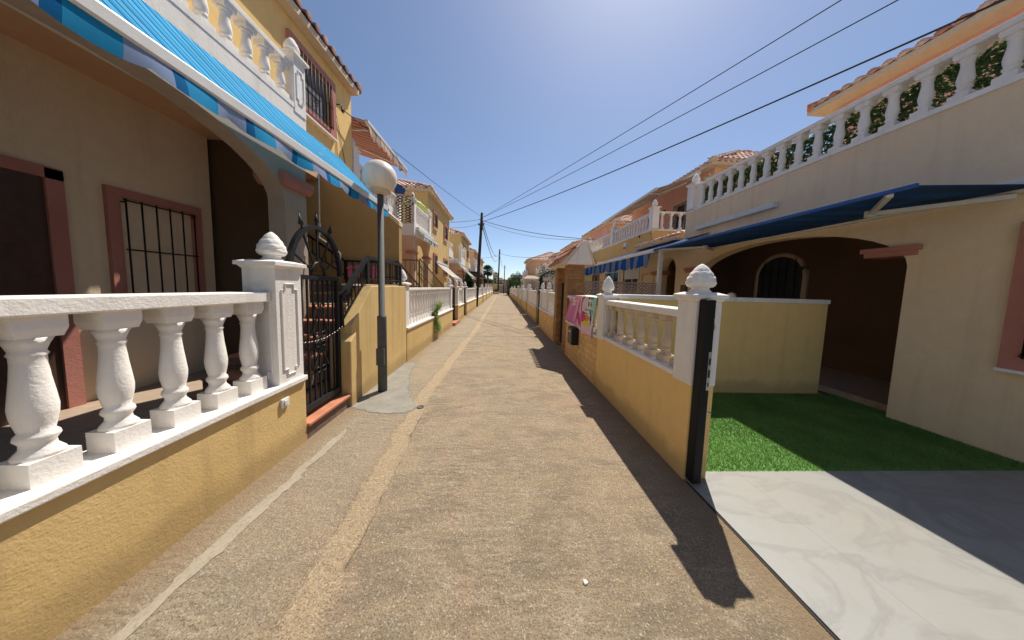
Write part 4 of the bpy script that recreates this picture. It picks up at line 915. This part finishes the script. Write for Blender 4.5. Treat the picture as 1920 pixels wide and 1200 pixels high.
# farther right walls
t = wall_base('garden_wall', 'stone clad wall with white balusters just beyond the gate porch', 1, 7.44, 10.35, .78, 'stoneclad', True, th=.2); balustrade(t, (1.64, 7.44), (1.64, 8.75), .78, 1.43, .2, .055, .07, 12, .055)
mb = MB(); mb.box(1.60, 1.68, 8.95, 10.15, .78, 1.36); mb.build('panel', 'white', t); mb = MB(); mb.box(1.57, 1.71, 8.95, 10.15, 1.36, 1.43); mb.build('rail', 'white', t)
for y in (8.85, 10.25): pillar(t, 1.64, y, .09, .09, .76, 1.52, .26, .085)
for yv in (7.7, 8.1, 8.5, 9.3, 9.8):
    pass
rs = [(11.3, 15.2, 'right wall with white panels between the vine covered post and the next dark gate', True), (15.9, 19.8, 'right wall with white panels second beyond the vine covered post', True), (20.4, 25.2, 'right yellow wall with balusters third beyond the vine post', False), (26, 33, 'right yellow wall beside the striped canopy', False), (34, 42, 'right wall near the end of the lane', False), (43, 52, 'farthest right wall at the lane end', False)]
for a, b, lb, nb in rs: street_run(1, a, b, .74, 1.44, lb, (1, 1), .21, seg=8, nobal=nb)
for y0, y1, z, lb in ((10.4, 11.25, 1.6, 'dark gate beside the vine covered post on the right'), (15.25, 15.85, 1.45, 'right dark gate first beyond the vine covered post'), (19.85, 20.35, 1.45, 'right dark gate second beyond the vine covered post'), (25.3, 25.9, 1.45, 'right dark gate just before the far striped canopy'), (33.1, 33.9, 1.45, 'right dark gate far down the lane'), (42.1, 42.9, 1.45, 'farthest right dark gate')): plain_gate(1, y0, y1, z, lb)
# vine covered post
random.seed(11); t = thing('vine', 'dark gnarled vine climbing a white post over the right wall', 'vine', (1.72, 11.1, 0)); mb = MB()
for k in range(7):
    pts = [(1.66+.05*math.sin(k+i*.9)+.02*k*i*.08, 10.95+.10*math.cos(k*1.3+i*.7), i*.3) for i in range(8)]; pts += [(1.75+.25*j+.05*math.sin(j+k), 10.9+.12*math.sin(k+j*1.4), 2.25+.08*math.sin(j*1.1+k)) for j in range(1, 5)]; mb.tube(pts, [.03-.0018*i for i in range(len(pts))], 5)
mb.build('stems', 'darkwood', t); mb = MB(); leaves(mb, [(random.uniform(1.6, 2.5), random.uniform(10.7, 11.3), random.gauss(2.2, .14)) for _ in range(260)], .045); leaves(mb, [(random.gauss(1.66, .07), random.gauss(10.95, .08), random.uniform(1.3, 2.2)) for _ in range(160)], .04); mb.build('foliage', 'leafdark', t)
t = thing('white_post', 'tall white square post standing behind the vine on the right', 'post', (1.80, 11.6, 0)); mb = MB(); mb.box(1.76, 1.88, 11.5, 11.62, 0, 2.55); mb.build('shaft', 'white', t, .01); mb = MB(); mb.box(1.74, 1.90, 11.48, 11.64, 2.55, 2.60); mb.build('cap', 'white', t)

# ================================================================== RIGHT HOUSES
H = thing('terraced_house', 'nearest right house with arched porch and ivy filled balcony balustrade', 'house', (5, 3, 0), 'houses along the right of the lane')
mb = MB(); arch_wall(mb, 'y', -4, 7.0, 5.0, .25, 0, 3.1, 3.0, 6.45, 1.95, 2.56); arch_wall(mb, 'y', 7.0, 9.2, 5.0, .25, 0, 3.0, 7.25, 8.0, 2.15, 2.6, 0, 14); mb.build('porch_wall', 'sand', H)
mb = MB(); mb.box(6.7, 9, -4, 9.2, 0, 3.1); mb.box(5.25, 6.7, 7.05, 7.15, 0, 3.0); mb.box(5.25, 6.7, -4, -3.9, 0, 3.1); mb.build('inner_wall', 'porchshade', H)
mb = MB(); mb.box(5.0, 9, -4, 7.0, 3.1, 3.7); mb.box(5.25, 9, 7.0, 9.2, 3.0, 3.05); mb.build('upper_band', 'sand', H)
mb = MB(); mb.box(5.25, 6.7, -4, 7, .0, .10); mb.build('porch_floor', 'tilefloor', H)
for y in (3.15, 6.6, 8.15):
    mb = MB(); mb.box(4.96, 5.27, y-.22, y+.22, 2.08, 2.14); mb.box(4.94, 5.29, y-.25, y+.25, 2.14, 2.20); mb.build('capital', 'pinktrim', H)
mb = MB(); pts = [(5.42, .1)]+[(5.95-.53*math.cos(math.pi*i/14), 2.0+.5*math.sin(math.pi*i/14)) for i in range(15)]+[(6.48, .1)]; mb.tube([(6.69, p, q) for p, q in pts], .06, 6); dr = mb.build('door_surround', 'greyrender', H)
mb = MB(); mb.prism(pts, 'x', 6.66, 6.69); mb.build('door_leaf', 'glass', dr); mb = MB(); [mb.tube([(6.64, y, .1), (6.64, y, 2.4)], .01, 6) for y in (5.6, 5.78, 5.95, 6.12, 6.3)]; mb.build('door_grille', 'iron', dr)
# second arch farther along the porch
mb = MB(); pts = [(2.2, .1)]+[(2.9-.7*math.cos(math.pi*i/14), 2.0+.5*math.sin(math.pi*i/14)) for i in range(15)]+[(3.6, .1)]; mb.tube([(6.69, p, q) for p, q in pts], .06, 6); dr = mb.build('window_surround', 'greyrender', H); mb = MB(); mb.prism(pts, 'x', 6.66, 6.69); mb.build('pane', 'glass', dr)
window(H, 5.0, -1, 8.35, 8.95, 1.15, 2.1, 'cream', .06, False, True, 0, .03)
window(H, 5.0, -1, .6, 2.2, 1.0, 2.2, 'pinktrim', .11, True, True, .4, .05, 12)
mb = MB(); mb.lathe([(.10, -.02), (.14, 0), (.12, .03), (.02, .04)], (0, 0, 0), 18); lz = mb.build('wall_lamp', 'iron', H, 0); lz.location = (4.97-5, 6.72-3, 2.42); lz.rotation_euler = (0, R(-90), 0)
mb = MB(); mb.box(4.93, 5.0, 6.72, 6.92, 1.55, 1.75); mb.build('meter_box', 'brownfr', H, .01)
# balcony with ivy
b = MB(); b.box(4.98, 5.3, -4, 7.0, 3.70, 3.76); bc = b.build('balcony', 'white', H)
balustrade(bc, (5.10, -4), (5.10, 6.72), 3.76, 4.36, .27, .07, .09, 14, .07); pillar(bc, 5.10, 6.86, .12, .12, 3.74, 4.46, .25, .095, False)
random.seed(21); mb = MB(); pts = [(5.20+random.gauss(0, .02), random.uniform(-3.5, 6.65), random.uniform(3.78, 4.27)) for _ in range(17000)]; leaves(mb, pts, .032)
tag(mb.build('ivy_screen', 'ivy', None, 0, (5.2, 2, 3.76)), 'green ivy screen fixed behind the balcony balusters of the nearest right house', 'ivy screen')
mb = MB(); random.seed(2)
for k in range(3): leaves(mb, [(5.12+random.gauss(0, .05), 6.35+k*.06, 4.42+random.gauss(0, .04)) for _ in range(18)], .02)
mb.build('vine_tip', 'leafpale', bc)
# small tiled canopy
mb = MB(); mb.box(4.75, 5.3, 7.05, 9.15, 3.0, 3.06); cn = mb.build('canopy', 'cream', H); mb = MB(); tile_plane(mb, (4.72, 7.05, 3.06), (0, 1, 0), 2.1, (.93, 0, .36), .62, (-.36, 0, .93), 0, 0, 0); mb.build('canopy_tiles', 'tilepale', cn)
# upper storey set back
mb = MB(); wall_holes(mb, 8.0, .25, -4, 6.2, 3.7, 6.1, [(1.5, 3.0, 3.75, 5.6)]); mb.box(8.28, 12, -4, 6.2, 3.7, 6.1); mb.build('upper_wall', 'salmon', H); mb = MB(); mb.box(8.05, 8.1, 1.5, 3.0, 3.75, 5.6); mb.build('terrace_door', 'glass', H)
hip_roof(H, 8.0, 12, -4, 6.2, 6.1, .36, 'tilepale', .36, -1, 'cream', (0, 1), ('S',))

def right_house(Yo, label, pil=True, det=True, x0=5.35, xu=7.3, up='salmon', lo='ochre', uy=(9.62, 14.4), roofs=('S', 'C'), insf=1.0, pitch=.40):
    y = lambda v: v+Yo
    H = thing('terraced_house', label, 'house', (x0, y(12), 0), 'houses along the right of the lane')
    wn = [(y(9.9), y(11.2), 1.1, 2.45), (y(11.6), y(13.2), 1.1, 2.45), (y(14.0), y(14.9), .3, 2.4)]
    mb = MB(); wall_holes(mb, x0, .25, y(9.2), y(16.4), 0, 3.74, wn); mb.box(x0+.28, 11, y(9.2), y(16.4), 0, 3.74); mb.box(x0+.25, x0+.28, y(9.2), y(9.35), 0, 3.74); mb.build('ground_floor_wall', lo, H)
    for i, a in enumerate(wn): window(H, x0, -1, *a, 'white' if i < 2 else 'pinktrim', .06, i == 2, True, 0 if i else .3, .04, 7)
    ug = [(y(10.25), y(11.4), 3.84, 5.34), (y(12.6), y(13.5), 4.5, 5.3)]
    mb = MB(); wall_holes(mb, xu, .25, y(uy[0]), y(uy[1]), 3.8, 6.08, ug); mb.build('upper_wall', up, H)
    mb = MB(); mb.box(xu+.28, 12.5, y(uy[0])+.0, y(uy[1]), 3.8, 6.08); mb.box(xu+.02, xu+.28, y(uy[0])-.04, y(uy[0]), 3.8, 6.08); mb.build('upper_block', 'peach', H)
    window(H, xu, -1, *ug[0], 'cream', .10, det, False, 0, .03, 7); window(H, xu, -1, *ug[1], 'pinktrim', .10, det, True, .6, .05, 6)
    hip_roof(H, xu, 12.5, y(uy[0]), y(uy[1]), 6.08, pitch, 'tilepale', .30, -1, 'cream', (1, 1), roofs, None, insf)
    b = MB(); b.box(x0-.03, x0+.25, y(9.17), y(16.4), 3.74, 3.80); b.box(x0+.25, xu, y(9.17), y(9.42), 3.74, 3.80); bc = b.build('balcony', 'white', H); c = x0+.10; yc = y(9.29)
    balustrade(bc, (c, y(9.42)), (c, y(12.5)), 3.80, 4.44, .22, .058, .07, 10, .055); balustrade(bc, (c, y(12.72)), (c, y(16.1)), 3.80, 4.44, .22, .058, .07, 8, .055); balustrade(bc, (c+.13, yc), (xu, yc), 3.80, 4.44, .32, .058, .07, 10, .055)
    for yy in (yc, y(12.61), y(16.2)): pillar(bc, c, yy, .12, .12, 3.78, 4.60, .26, .095)
    return H
right_house(0, 'second right house with salmon upper storey and long white terrace balustrade', xu=7.6, uy=(9.38, 15.2), insf=.72, pitch=.50)
right_house(8.2, 'third right house behind the white gable of the gate porch', det=False)
right_house(16.6, 'fourth right house, hip roof just right of the far striped canopy', det=False, lo='cream', up='peach')
right_house(25.0, 'fifth right house, deeper down the lane with pale terrace balustrade', det=False, lo='cream')
right_house(33.5, 'last right house whose hip roof juts out nearest the lane end', det=False, x0=3.9, xu=4.3, lo='cream', up='peach')
mb = MB(); mb.box(5.30, 5.35, 11.0, 11.25, 3.30, 3.62); a_ = tag(mb.build('alarm_box', 'plastic', None, .01, (5.33, 11.1, 3.3)), 'small white alarm box with red panel on the ochre wall under the terrace', 'alarm box'); mb = MB(); mb.box(5.292, 5.30, 11.03, 11.22, 3.34, 3.46); mb.build('panel', 'red', a_)
# sockets, wires on the corner
mb = MB(); mb.tube([(5.33, 9.3, 3.66), (5.28, 9.15, 3.62), (5.30, 9.05, 3.35), (5.45, 9.18, 3.1)], .009, 5); mb.lathe([(.03, -.04), (.03, .04)], (5.28, 9.9, 3.66), 8); tag(mb.build('terrace_wire', 'cable', None, 0, (5.3, 9.2, 3.3)), 'loose black wire at the corner under the second right house terrace', 'wire')
for y in (10.0, 11.9):
    mb = MB(); mb.lathe([(.04, -.08), (.07, -.03), (.07, .05), (.03, .08)], (7.22, y-.35+Vector((0, 0)).x, 5.15), 10); tag(mb.build('wall_lantern', 'iron', None, 0, (7.22, y, 5.1)), 'small dark wall lantern on the salmon wall, ' + ('nearer the grilled terrace door' if y < 11 else 'farther along by the brown awning'), 'lantern', 'wall lanterns on the salmon wall')
# awnings right
awning('awning', 'blue and grey striped awning with a long white front bar on the right', 'awning', 'awnings over the right houses', 6.12, 11.2, 5.0, 3.02, 3.6, 2.53, 'fabshade', .34, .06, 14, False, (.05, .95), .02, 'fabnavy', .05, .26)
awning('awning', 'dark navy awning stretched almost flat over the porch arch of the nearest right house', 'awning', 'awnings over the right houses', 2.2, 6.06, 4.98, 2.62, 3.62, 2.55, 'fabshade', 0, 0, 0, True, (.04, .96), .0, None, .05, .06, False, 'navyfab', .45)
mb = MB(); mb.prism([(4.90, 3.14), (5.0, 3.14), (5.0, 3.26), (4.90, 3.24)], 'y', 4.6, 6.5); tag(mb.build('awning_box', 'alu', None, .01, (4.95, 5.5, 3.2)), 'grey white awning box on the wall under the ivy filled balcony', 'awning box')
awning('awning', 'faded brown striped awning spread over the terrace of the second right house', 'awning', 'awnings over the right houses', 9.6, 14.7, 7.2, 5.95, 5.65, 5.38, 'fabtaupe', .0, 0, 0, True, (.1, .5, .9), .02)
awning('awning', 'cream awning over the porch beyond the brick gate porch', 'awning', 'awnings over the right houses', 11.9, 14.2, 4.6, 2.75, 2.6, 2.35, 'fabwhite', .10, .03, 10, True, (.1, .9), .02)
awning('awning', 'pale blue awning far along the right behind the vine', 'awning', 'awnings over the right houses', 14.8, 18.6, 5.2, 3.1, 3.0, 2.5, 'fabblue', .12, .03, 10, True, (.1, .9), .02)
t = thing('canopy', 'beige striped garden canopy with white scalloped edge far down on the right', 'canopy', (2.5, 24, 0)); 
for x in (1.95, 3.5):
    for yy in (23, 26): mb = MB(); mb.bar((x, yy, 0), (x, yy, 2.45), .06); mb.build('post', 'alu', t)
mb = MB(); mb.faces([(1.9, 22.9, 2.42), (3.6, 22.9, 2.42), (3.6, 26.1, 2.42), (1.9, 26.1, 2.42), (2.4, 24.5, 2.75), (3.1, 24.5, 2.75)], [(0, 1, 5, 4), (1, 2, 5), (2, 3, 4, 5), (3, 0, 4)]); mb.build('cover', 'fabbeige', t)
mb = MB(); n = 48
vs = []
for i in range(n+1): x = 1.9+1.7*i/n; vs += [(x, 22.88, 2.42), (x, 22.86, 2.24-.05*abs(math.sin(i/n*math.pi*6)))]
mb.faces(vs, [(i*2, i*2+1, i*2+3, i*2+2) for i in range(n)]); vs = []
for i in range(n+1): yy = 22.9+3.2*i/n; vs += [(1.88, yy, 2.42), (1.86, yy, 2.24-.05*abs(math.sin(i/n*math.pi*10)))]
mb.faces(vs, [(i*2, i*2+1, i*2+3, i*2+2) for i in range(n)]); mb.build('valance', 'fabwhite', t)
# lattice fence and awning post
t = thing('lattice_fence', 'brown grey plastic lattice fence behind the towels', 'fence', (2.8, 6.05, 0)); mb = MB(); mb.box(1.93, 3.75, 6.0, 6.12, 0, .95); mb.build('low_wall', 'yellow', t)
mb = MB(); s_ = .085; x = 1.93
nx = int(1.82/s_)
for i in range(-10, nx+1):
    for sg in (1, -1):
        p, q = 1.93+i*s_, 1.93+i*s_+.78; 
        a0, b0 = max(p, 1.93), min(q, 3.75)
        if b0-a0 < .03: continue
        za, zb = .95+(a0-p), .95+(b0-p)
        if sg > 0: mb.bar((a0, 6.05, za), (b0, 6.05, zb), .02)
        else: mb.bar((a0, 6.065, 2.68-za), (b0, 6.065, 2.68-zb), .02)
mb.box(1.93, 3.75, 6.03, 6.09, 1.73, 1.76); mb.build('lattice', 'lattice', t)
mb = MB(); mb.bar((3.74, 6.0, 0), (3.74, 6.0, 2.60), .075); tag(mb.build('awning_post', 'alu', None, 0, (3.74, 6, 0)), 'white metal post between the lattice fence and the porch arch', 'post')
# white globe lamp on patio (small)
mb = MB(); mb.lathe([(max(.01, .075*math.sin(a)), -.075*math.cos(a)) for a in [math.pi*i/12 for i in range(13)]], (4.55, 4.9, 1.50), 18); g_ = mb.build('globe', 'globe', None, 0, (4.55, 4.9, 0)); 
tl = thing('garden_light', 'small white ball light on a post in front of the dark porch arch', 'garden light', (4.55, 4.9, 0)); g_.parent = tl; g_.location = (0, 0, 0); mb = MB(); mb.bar((4.55, 4.9, 0), (4.55, 4.9, 1.44), .05); mb.build('post', 'iron', tl)

# ================================================================== POLES AND CABLES
def pole(base, top, r0, label, steel=False):
    t = thing('utility_pole', label, 'utility pole', base, 'utility poles along the lane'); mb = MB(); b, p = Vector(base), Vector(top)
    mb.tube([b.lerp(p, i/6) for i in range(7)], [r0*(1-.045*i) for i in range(7)], 14); mb.build('shaft', 'darkwood', t); d = (p-b).normalized()
    q = p-d*.9; mb = MB(); mb.box(q.x-.22, q.x+.22, q.y-.04, q.y+.04, q.z-.04, q.z+.04); mb.box(q.x-.12, q.x+.12, q.y-.12, q.y+.12, q.z-.35, q.z-.15)
    for s_ in (-.18, .0, .18): mb.lathe([(.02, 0), (.045, .03), (.03, .07), (.045, .10), (.01, .13)], (q.x+s_, q.y, q.z+.04), 8)
    mb.build('bracket', 'iron', t); return t
P1 = (-1.64, 20.0, 7.15); pole((-1.97, 20.05, 0), P1, .135, 'leaning dark timber utility pole at the edge of the left wall, nearest and tallest')
pole((-.95, 62, 0), (-.72, 62, 10.6), .20, 'second utility pole behind the planter at the lane end'); pole((.65, 85, 0), (.8, 85, 8.9), .16, 'thin third utility pole, farthest down the lane')
def cable(name, a, b, sag, label, rr=.012, group='overhead cables'):
    a, b = Vector(a), Vector(b); mb = MB(); n = 24; mb.tube([a.lerp(b, i/n)-Vector((0, 0, sag*4*(i/n)*(1-i/n))) for i in range(n+1)], rr, 5)
    return tag(mb.build(name, 'cable', None, 0, tuple(a)), label, 'cable', group)
A = (-1.6, 20, 6.8)
cable('overhead_cable', A, (10.2, -2, 7.6), .12, 'topmost of the three cables crossing the sky to the right', .011)
cable('overhead_cable', A, (10.2, -2, 6.85), .20, 'middle of the three cables crossing the sky to the right', .011)
cable('overhead_cable', (-1.6, 20, 6.5), (10.2, -2, 6.05), .38, 'lowest and thickest of the three cables crossing the sky to the right', .018)
cable('overhead_cable', (-1.65, 20, 6.6), (5.3, 15.0, 4.5), .25, 'cable from the first pole sagging to the second right house terrace', .02)
cable('overhead_cable', (-1.65, 20, 6.45), (5.6, 15.4, 4.6), .45, 'thin cable just under the one sagging to the right terrace', .011)
cable('overhead_cable', (-1.65, 20, 6.85), (-3.40, 5.74, 5.15), .10, 'cable from the first pole to the fixing beside the grilled window', .010)
cable('overhead_cable', (-1.65, 20, 6.7), (-3.42, 17.0, 5.65), .05, 'cable from the first pole to the second left house eave', .018)
cable('overhead_cable', (-1.66, 20, 6.4), (-3.42, 17.0, 5.3), .12, 'lower thin cable from the first pole to the second left house wall', .010)
cable('overhead_cable', (-1.62, 20, 6.6), (-.75, 62, 9.6), 1.6, 'upper slack cable between the first and second poles', .03)
cable('overhead_cable', (-1.62, 20, 6.3), (-.75, 62, 9.4), 2.2, 'lower slack cable between the first and second poles', .03)
cable('overhead_cable', (-.72, 62, 9.6), (7.6, 34, 5.9), .5, 'cable from the second pole to the far right houses', .03)
cable('overhead_cable', (-.72, 62, 9.4), (.8, 85, 8.3), 1.2, 'cable between the second and third poles', .03)
cable('overhead_cable', (-.75, 62, 9.5), (-6, 40, 6.2), .6, 'cable from the second pole to the far left houses', .025)
# pole cable tail on second house wall
# ================================================================== END OF THE LANE
t = thing('planter', 'low ochre planter across the end of the lane', 'planter', (-2.2, 58, 0)); mb = MB(); mb.box(-3.8, -.6, 58, 60, 0, .55); mb.build('wall', 'cream', t); mb = MB(); mb.box(-3.7, -.7, 58.1, 59.9, .55, .60); mb.build('soil', 'soil', t)
random.seed(31); mb = MB(); leaves(mb, [(random.gauss(-3.1, .35), random.gauss(59, .3), .6+abs(random.gauss(.35, .3))) for _ in range(500)], .12); tag(mb.build('bush', 'leafdark', None, 0, (-3.1, 59, .6)), 'dark green bush at the left of the end planter', 'bush')
mb = MB(); leaves(mb, [(random.gauss(-1.3, .3), random.gauss(59, .3), .6+abs(random.gauss(.2, .2))) for _ in range(300)], .10); tag(mb.build('bush', 'leafdark', None, 0, (-1.3, 59, .6)), 'low reddish dark bush at the right of the end planter', 'bush')
t = thing('end_wall', 'ochre wall closing the lane beneath the palm tree', 'wall', (-3, 64, 0)); mb = MB(); mb.box(-9, -1.0, 64, 64.3, 0, 2.3); mb.build('panel', 'ochre', t); mb = MB(); mb.box(-9, -1.0, 63.95, 64.35, 2.3, 2.4); mb.build('coping', 'white', t)
t = thing('end_gate', 'pale metal double gate at the very end of the lane', 'gate', (0, 66, 0)); mb = MB(); [mb.box(x, x+.2, 66, 66.2, 0, 2.2) for x in (-.95, .35, 1.6)]; mb.build('post', 'dark', t); mb = MB(); mb.box(-.75, .35, 66.05, 66.1, .1, 2.0); mb.box(.55, 1.6, 66.05, 66.1, .1, 2.0); mb.build('leaf', 'lattice', t)
# hedge right end
random.seed(8); mb = MB(); leaves(mb, [(1.9+random.gauss(0, .45), 52+random.gauss(0, 1), random.uniform(0, 3.2)) for _ in range(3000)], .13); tag(mb.build('hedge', 'leafdark', None, 0, (1.9, 52, 0)), 'dark clipped hedge at the right end of the lane', 'hedge')
def tree(x, y, h, r_, label, mat='leaf', n=2600, name='tree'):
    t = thing(name, label, 'tree', (x, y, 0)); mb = MB(); mb.tube([(x, y, 0), (x+.1, y, h*.35), (x-.05, y, h*.7)], [.2, .15, .07], 8)
    for k in range(6): a = k*1.05; mb.tube([(x, y, h*.4), (x+math.cos(a)*r_*.4, y+math.sin(a)*r_*.4, h*.62), (x+math.cos(a)*r_*.75, y+math.sin(a)*r_*.7, h*.8)], [.09, .05, .02], 6)
    mb.build('trunk', 'bark', t); mb = MB(); cl = [(x+random.gauss(0, r_*.5), y+random.gauss(0, r_*.5), h*.72+random.gauss(0, h*.13), random.uniform(.25, .5)*r_) for _ in range(22)]
    pts = []
    for i in range(n):
        c = random.choice(cl); d = Vector((random.gauss(0, 1), random.gauss(0, 1), random.gauss(0, .8))).normalized()*c[3]*random.random()**.4; pts.append((c[0]+d.x, c[1]+d.y, c[2]+d.z))
    leaves(mb, pts, .16); mb.build('crown', mat, t); return t
tree(4.4, 68, 5.4, 1.9, 'spiky green tree beyond the far right wall', 'leafdark'); tree(-5.5, 70, 4.2, 1.8, 'dark round tree left of the palm trunk', 'leafdark'); tree(-2.4, 72, 3.6, 1.2, 'small bushy tree right of the palm trunk')
tree(2.9, 55, 3.1, .9, 'small olive tree behind the hedge near the striped canopy', 'leaf', 1500); tree(-4.2, 38, 3.3, 1.1, 'leafy shrub tree in a left garden behind the carport', 'leaf', 1800); tree(-3.1, 21.6, 2.6, .7, 'garden shrub under the long white awning on the left', 'leafdark', 1500)
# palm
random.seed(14); px_, py_ = -3.85, 68; t = thing('palm_tree', 'fan palm with round crown at the far end of the lane', 'palm tree', (px_, py_, 0)); mb = MB(); mb.tube([(px_, py_, 0), (px_+.1, py_, 3), (px_, py_, 5.6)], [.32, .26, .24], 10, 0); mb.build('trunk', 'bark', t)
mb = MB(); c = Vector((px_, py_, 5.8))
for k in range(60):
    az = k*2.399; el = R(80-135*k/60); d = Vector((math.cos(az)*math.cos(el), math.sin(az)*math.cos(el), math.sin(el))); L = random.uniform(.7, 1.05); tip = c+d*L; mb.bar(c, tip, .03)
    side = d.cross(Vector((0, 0, 1))).normalized(); up = side.cross(d)
    for j in range(13):
        a = (j-6)/6*1.25; q = d*math.cos(a)+side*math.sin(a); l2 = 1.0*(1-.25*abs(j-6)/6); e = tip+q*l2+Vector((0, 0, -.22*l2)); w_ = up*.02+side*.035
        mb.quad([tip-w_, tip+w_, tip+q*l2*.6+w_*1.4, e, tip+q*l2*.6-w_*1.4])
mb.build('crown', 'leafdark', t)
